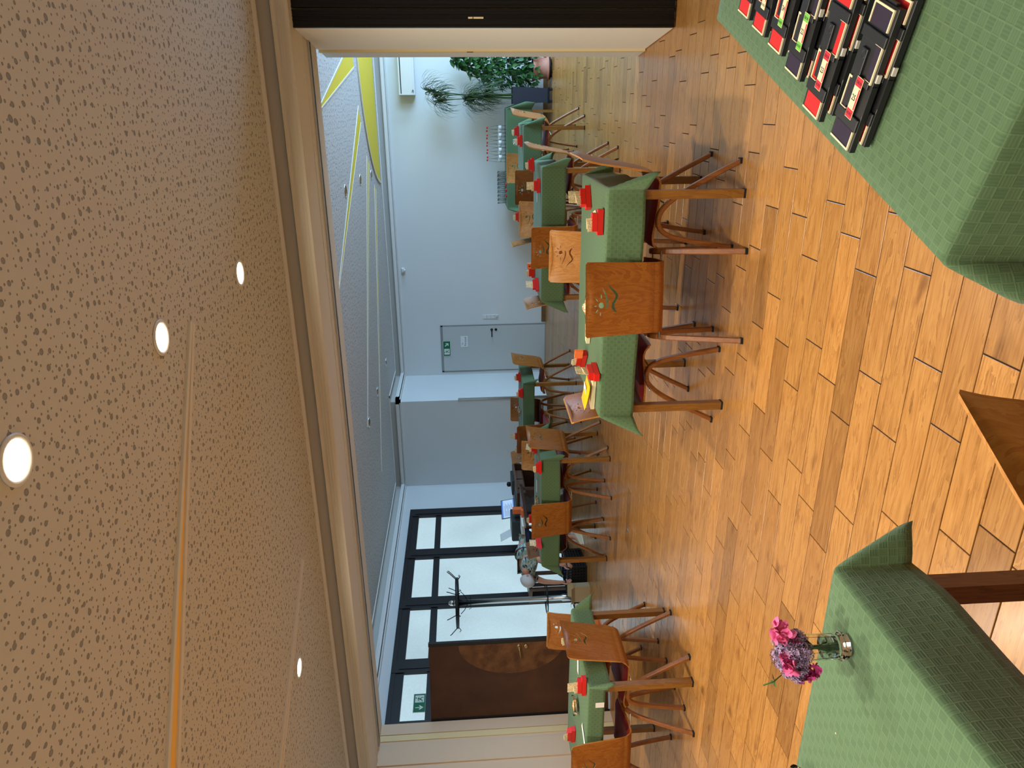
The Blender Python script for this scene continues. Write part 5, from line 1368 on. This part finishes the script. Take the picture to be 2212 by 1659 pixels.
g.add(vs, [(v*nU+u, v*nU+(u+1) % nU, (v+1)*nU+(u+1) % nU, (v+1)*nU+u) for v in range(8) for u in range(nU)], 0, True)
o = g.obj('hair', 'greyhair', hd)
# blouse (hangs a little below the belly) and trousers
skin('blouse', [(0, -.10, .74), (0, 0, .785), (0, .14, .80), (0, .28, .80), (0, .42, .79), (-.15, .42, .76), (-.18, .47, .64), (.15, .42, .76), (.18, .47, .64), (0, .22, .64), (0, .38, .60)],
     [(0, 1), (1, 2), (2, 3), (3, 4), (4, 5), (5, 6), (4, 7), (7, 8), (2, 9), (3, 10)], [.13, .155, .155, .155, .135, .095, .070, .095, .070, .155, .135], 'shirt', pe, 1)
skin('trousers', [(0, -.02, .77), (-.10, -.01, .68), (-.11, .0, .50), (-.11, -.05, .30), (.10, -.01, .68), (.12, .12, .50), (.12, .15, .30)],
     [(0, 1), (1, 2), (2, 3), (0, 4), (4, 5), (5, 6)], [.155, .105, .085, .068, .105, .085, .068], 'navy', pe)
# hands: palm and five fingers each
for s, wr in ((-1, Vector((-.15, .57, .34))), (1, Vector((.15, .55, .34)))):
    verts = [wr+Vector((0, .0, .03)), wr, wr+Vector((0, .01, -.045))]; e_ = [(0, 1), (1, 2)]; r_ = [.022, (.03, .016), (.034, .014)]
    hnd = skin('hand', verts, e_, r_, 'skin', pe, 0, 1)
    for k in range(4):
        b0 = wr+Vector((0, -.028+.019*k, -.055)); L_ = (.060, .072, .068, .052)[k]
        G().tube([b0, b0+Vector((-s*.004, .004, -L_*.45)), b0+Vector((-s*.014, .006, -L_*.8)), b0+Vector((-s*.026, .006, -L_*.95))], [.009, .0085, .0078, .006], 8).obj('finger', 'skin', hnd)
    b0 = wr+Vector((-s*.006, .030, -.012)); G().tube([b0, b0+Vector((-s*.008, .022, -.018)), b0+Vector((-s*.012, .030, -.042)), b0+Vector((-s*.016, .030, -.058))], [.012, .011, .009, .007], 8).obj('thumb', 'skin', hnd)
for x_, y_ in ((-.11, -.02), (.12, .20)):
    sh = G(); pr_ = [(-.075, .0), (-.078, .05), (-.05, .075), (.0, .07), (.07, .055), (.15, .045), (.18, .02), (.175, 0)]
    sh.prism(pr_, -.040, .040, 0, Matrix.Translation((x_, y_, .012)) @ Matrix.Rotation(PI/2, 4, 'Z') @ Matrix.Rotation(PI/2, 4, 'X'))
    so = fixn(sh.obj('shoe', 'shoe', pe)); bv = so.modifiers.new('bevel', 'BEVEL'); bv.width = .014; bv.segments = 3
    G().prism([(x_-.043, y_-.08), (x_+.043, y_-.08), (x_+.046, y_+.08), (x_+.03, y_+.175), (x_-.03, y_+.175), (x_-.046, y_+.08)], 0, .014, 0).obj('sole', 'sole', pe)
# floor bushings for the folding wall
for i, (x, y, lb) in enumerate([(-3.838, 5.815, 'small metal floor bushing below the table with the turned chair'), (-4.916, 5.775, 'small metal floor bushing behind the table by the brown door')]):
    t = thing('floor_bushing', lb, 'bushing', (x, y, .0), 0, 'partition floor bushings')
    G().lathe([(.026, .0), (.026, .002), (.016, .002), (.015, .0005), (.0001, .0005)], 18).obj('ring', 'steel', t)
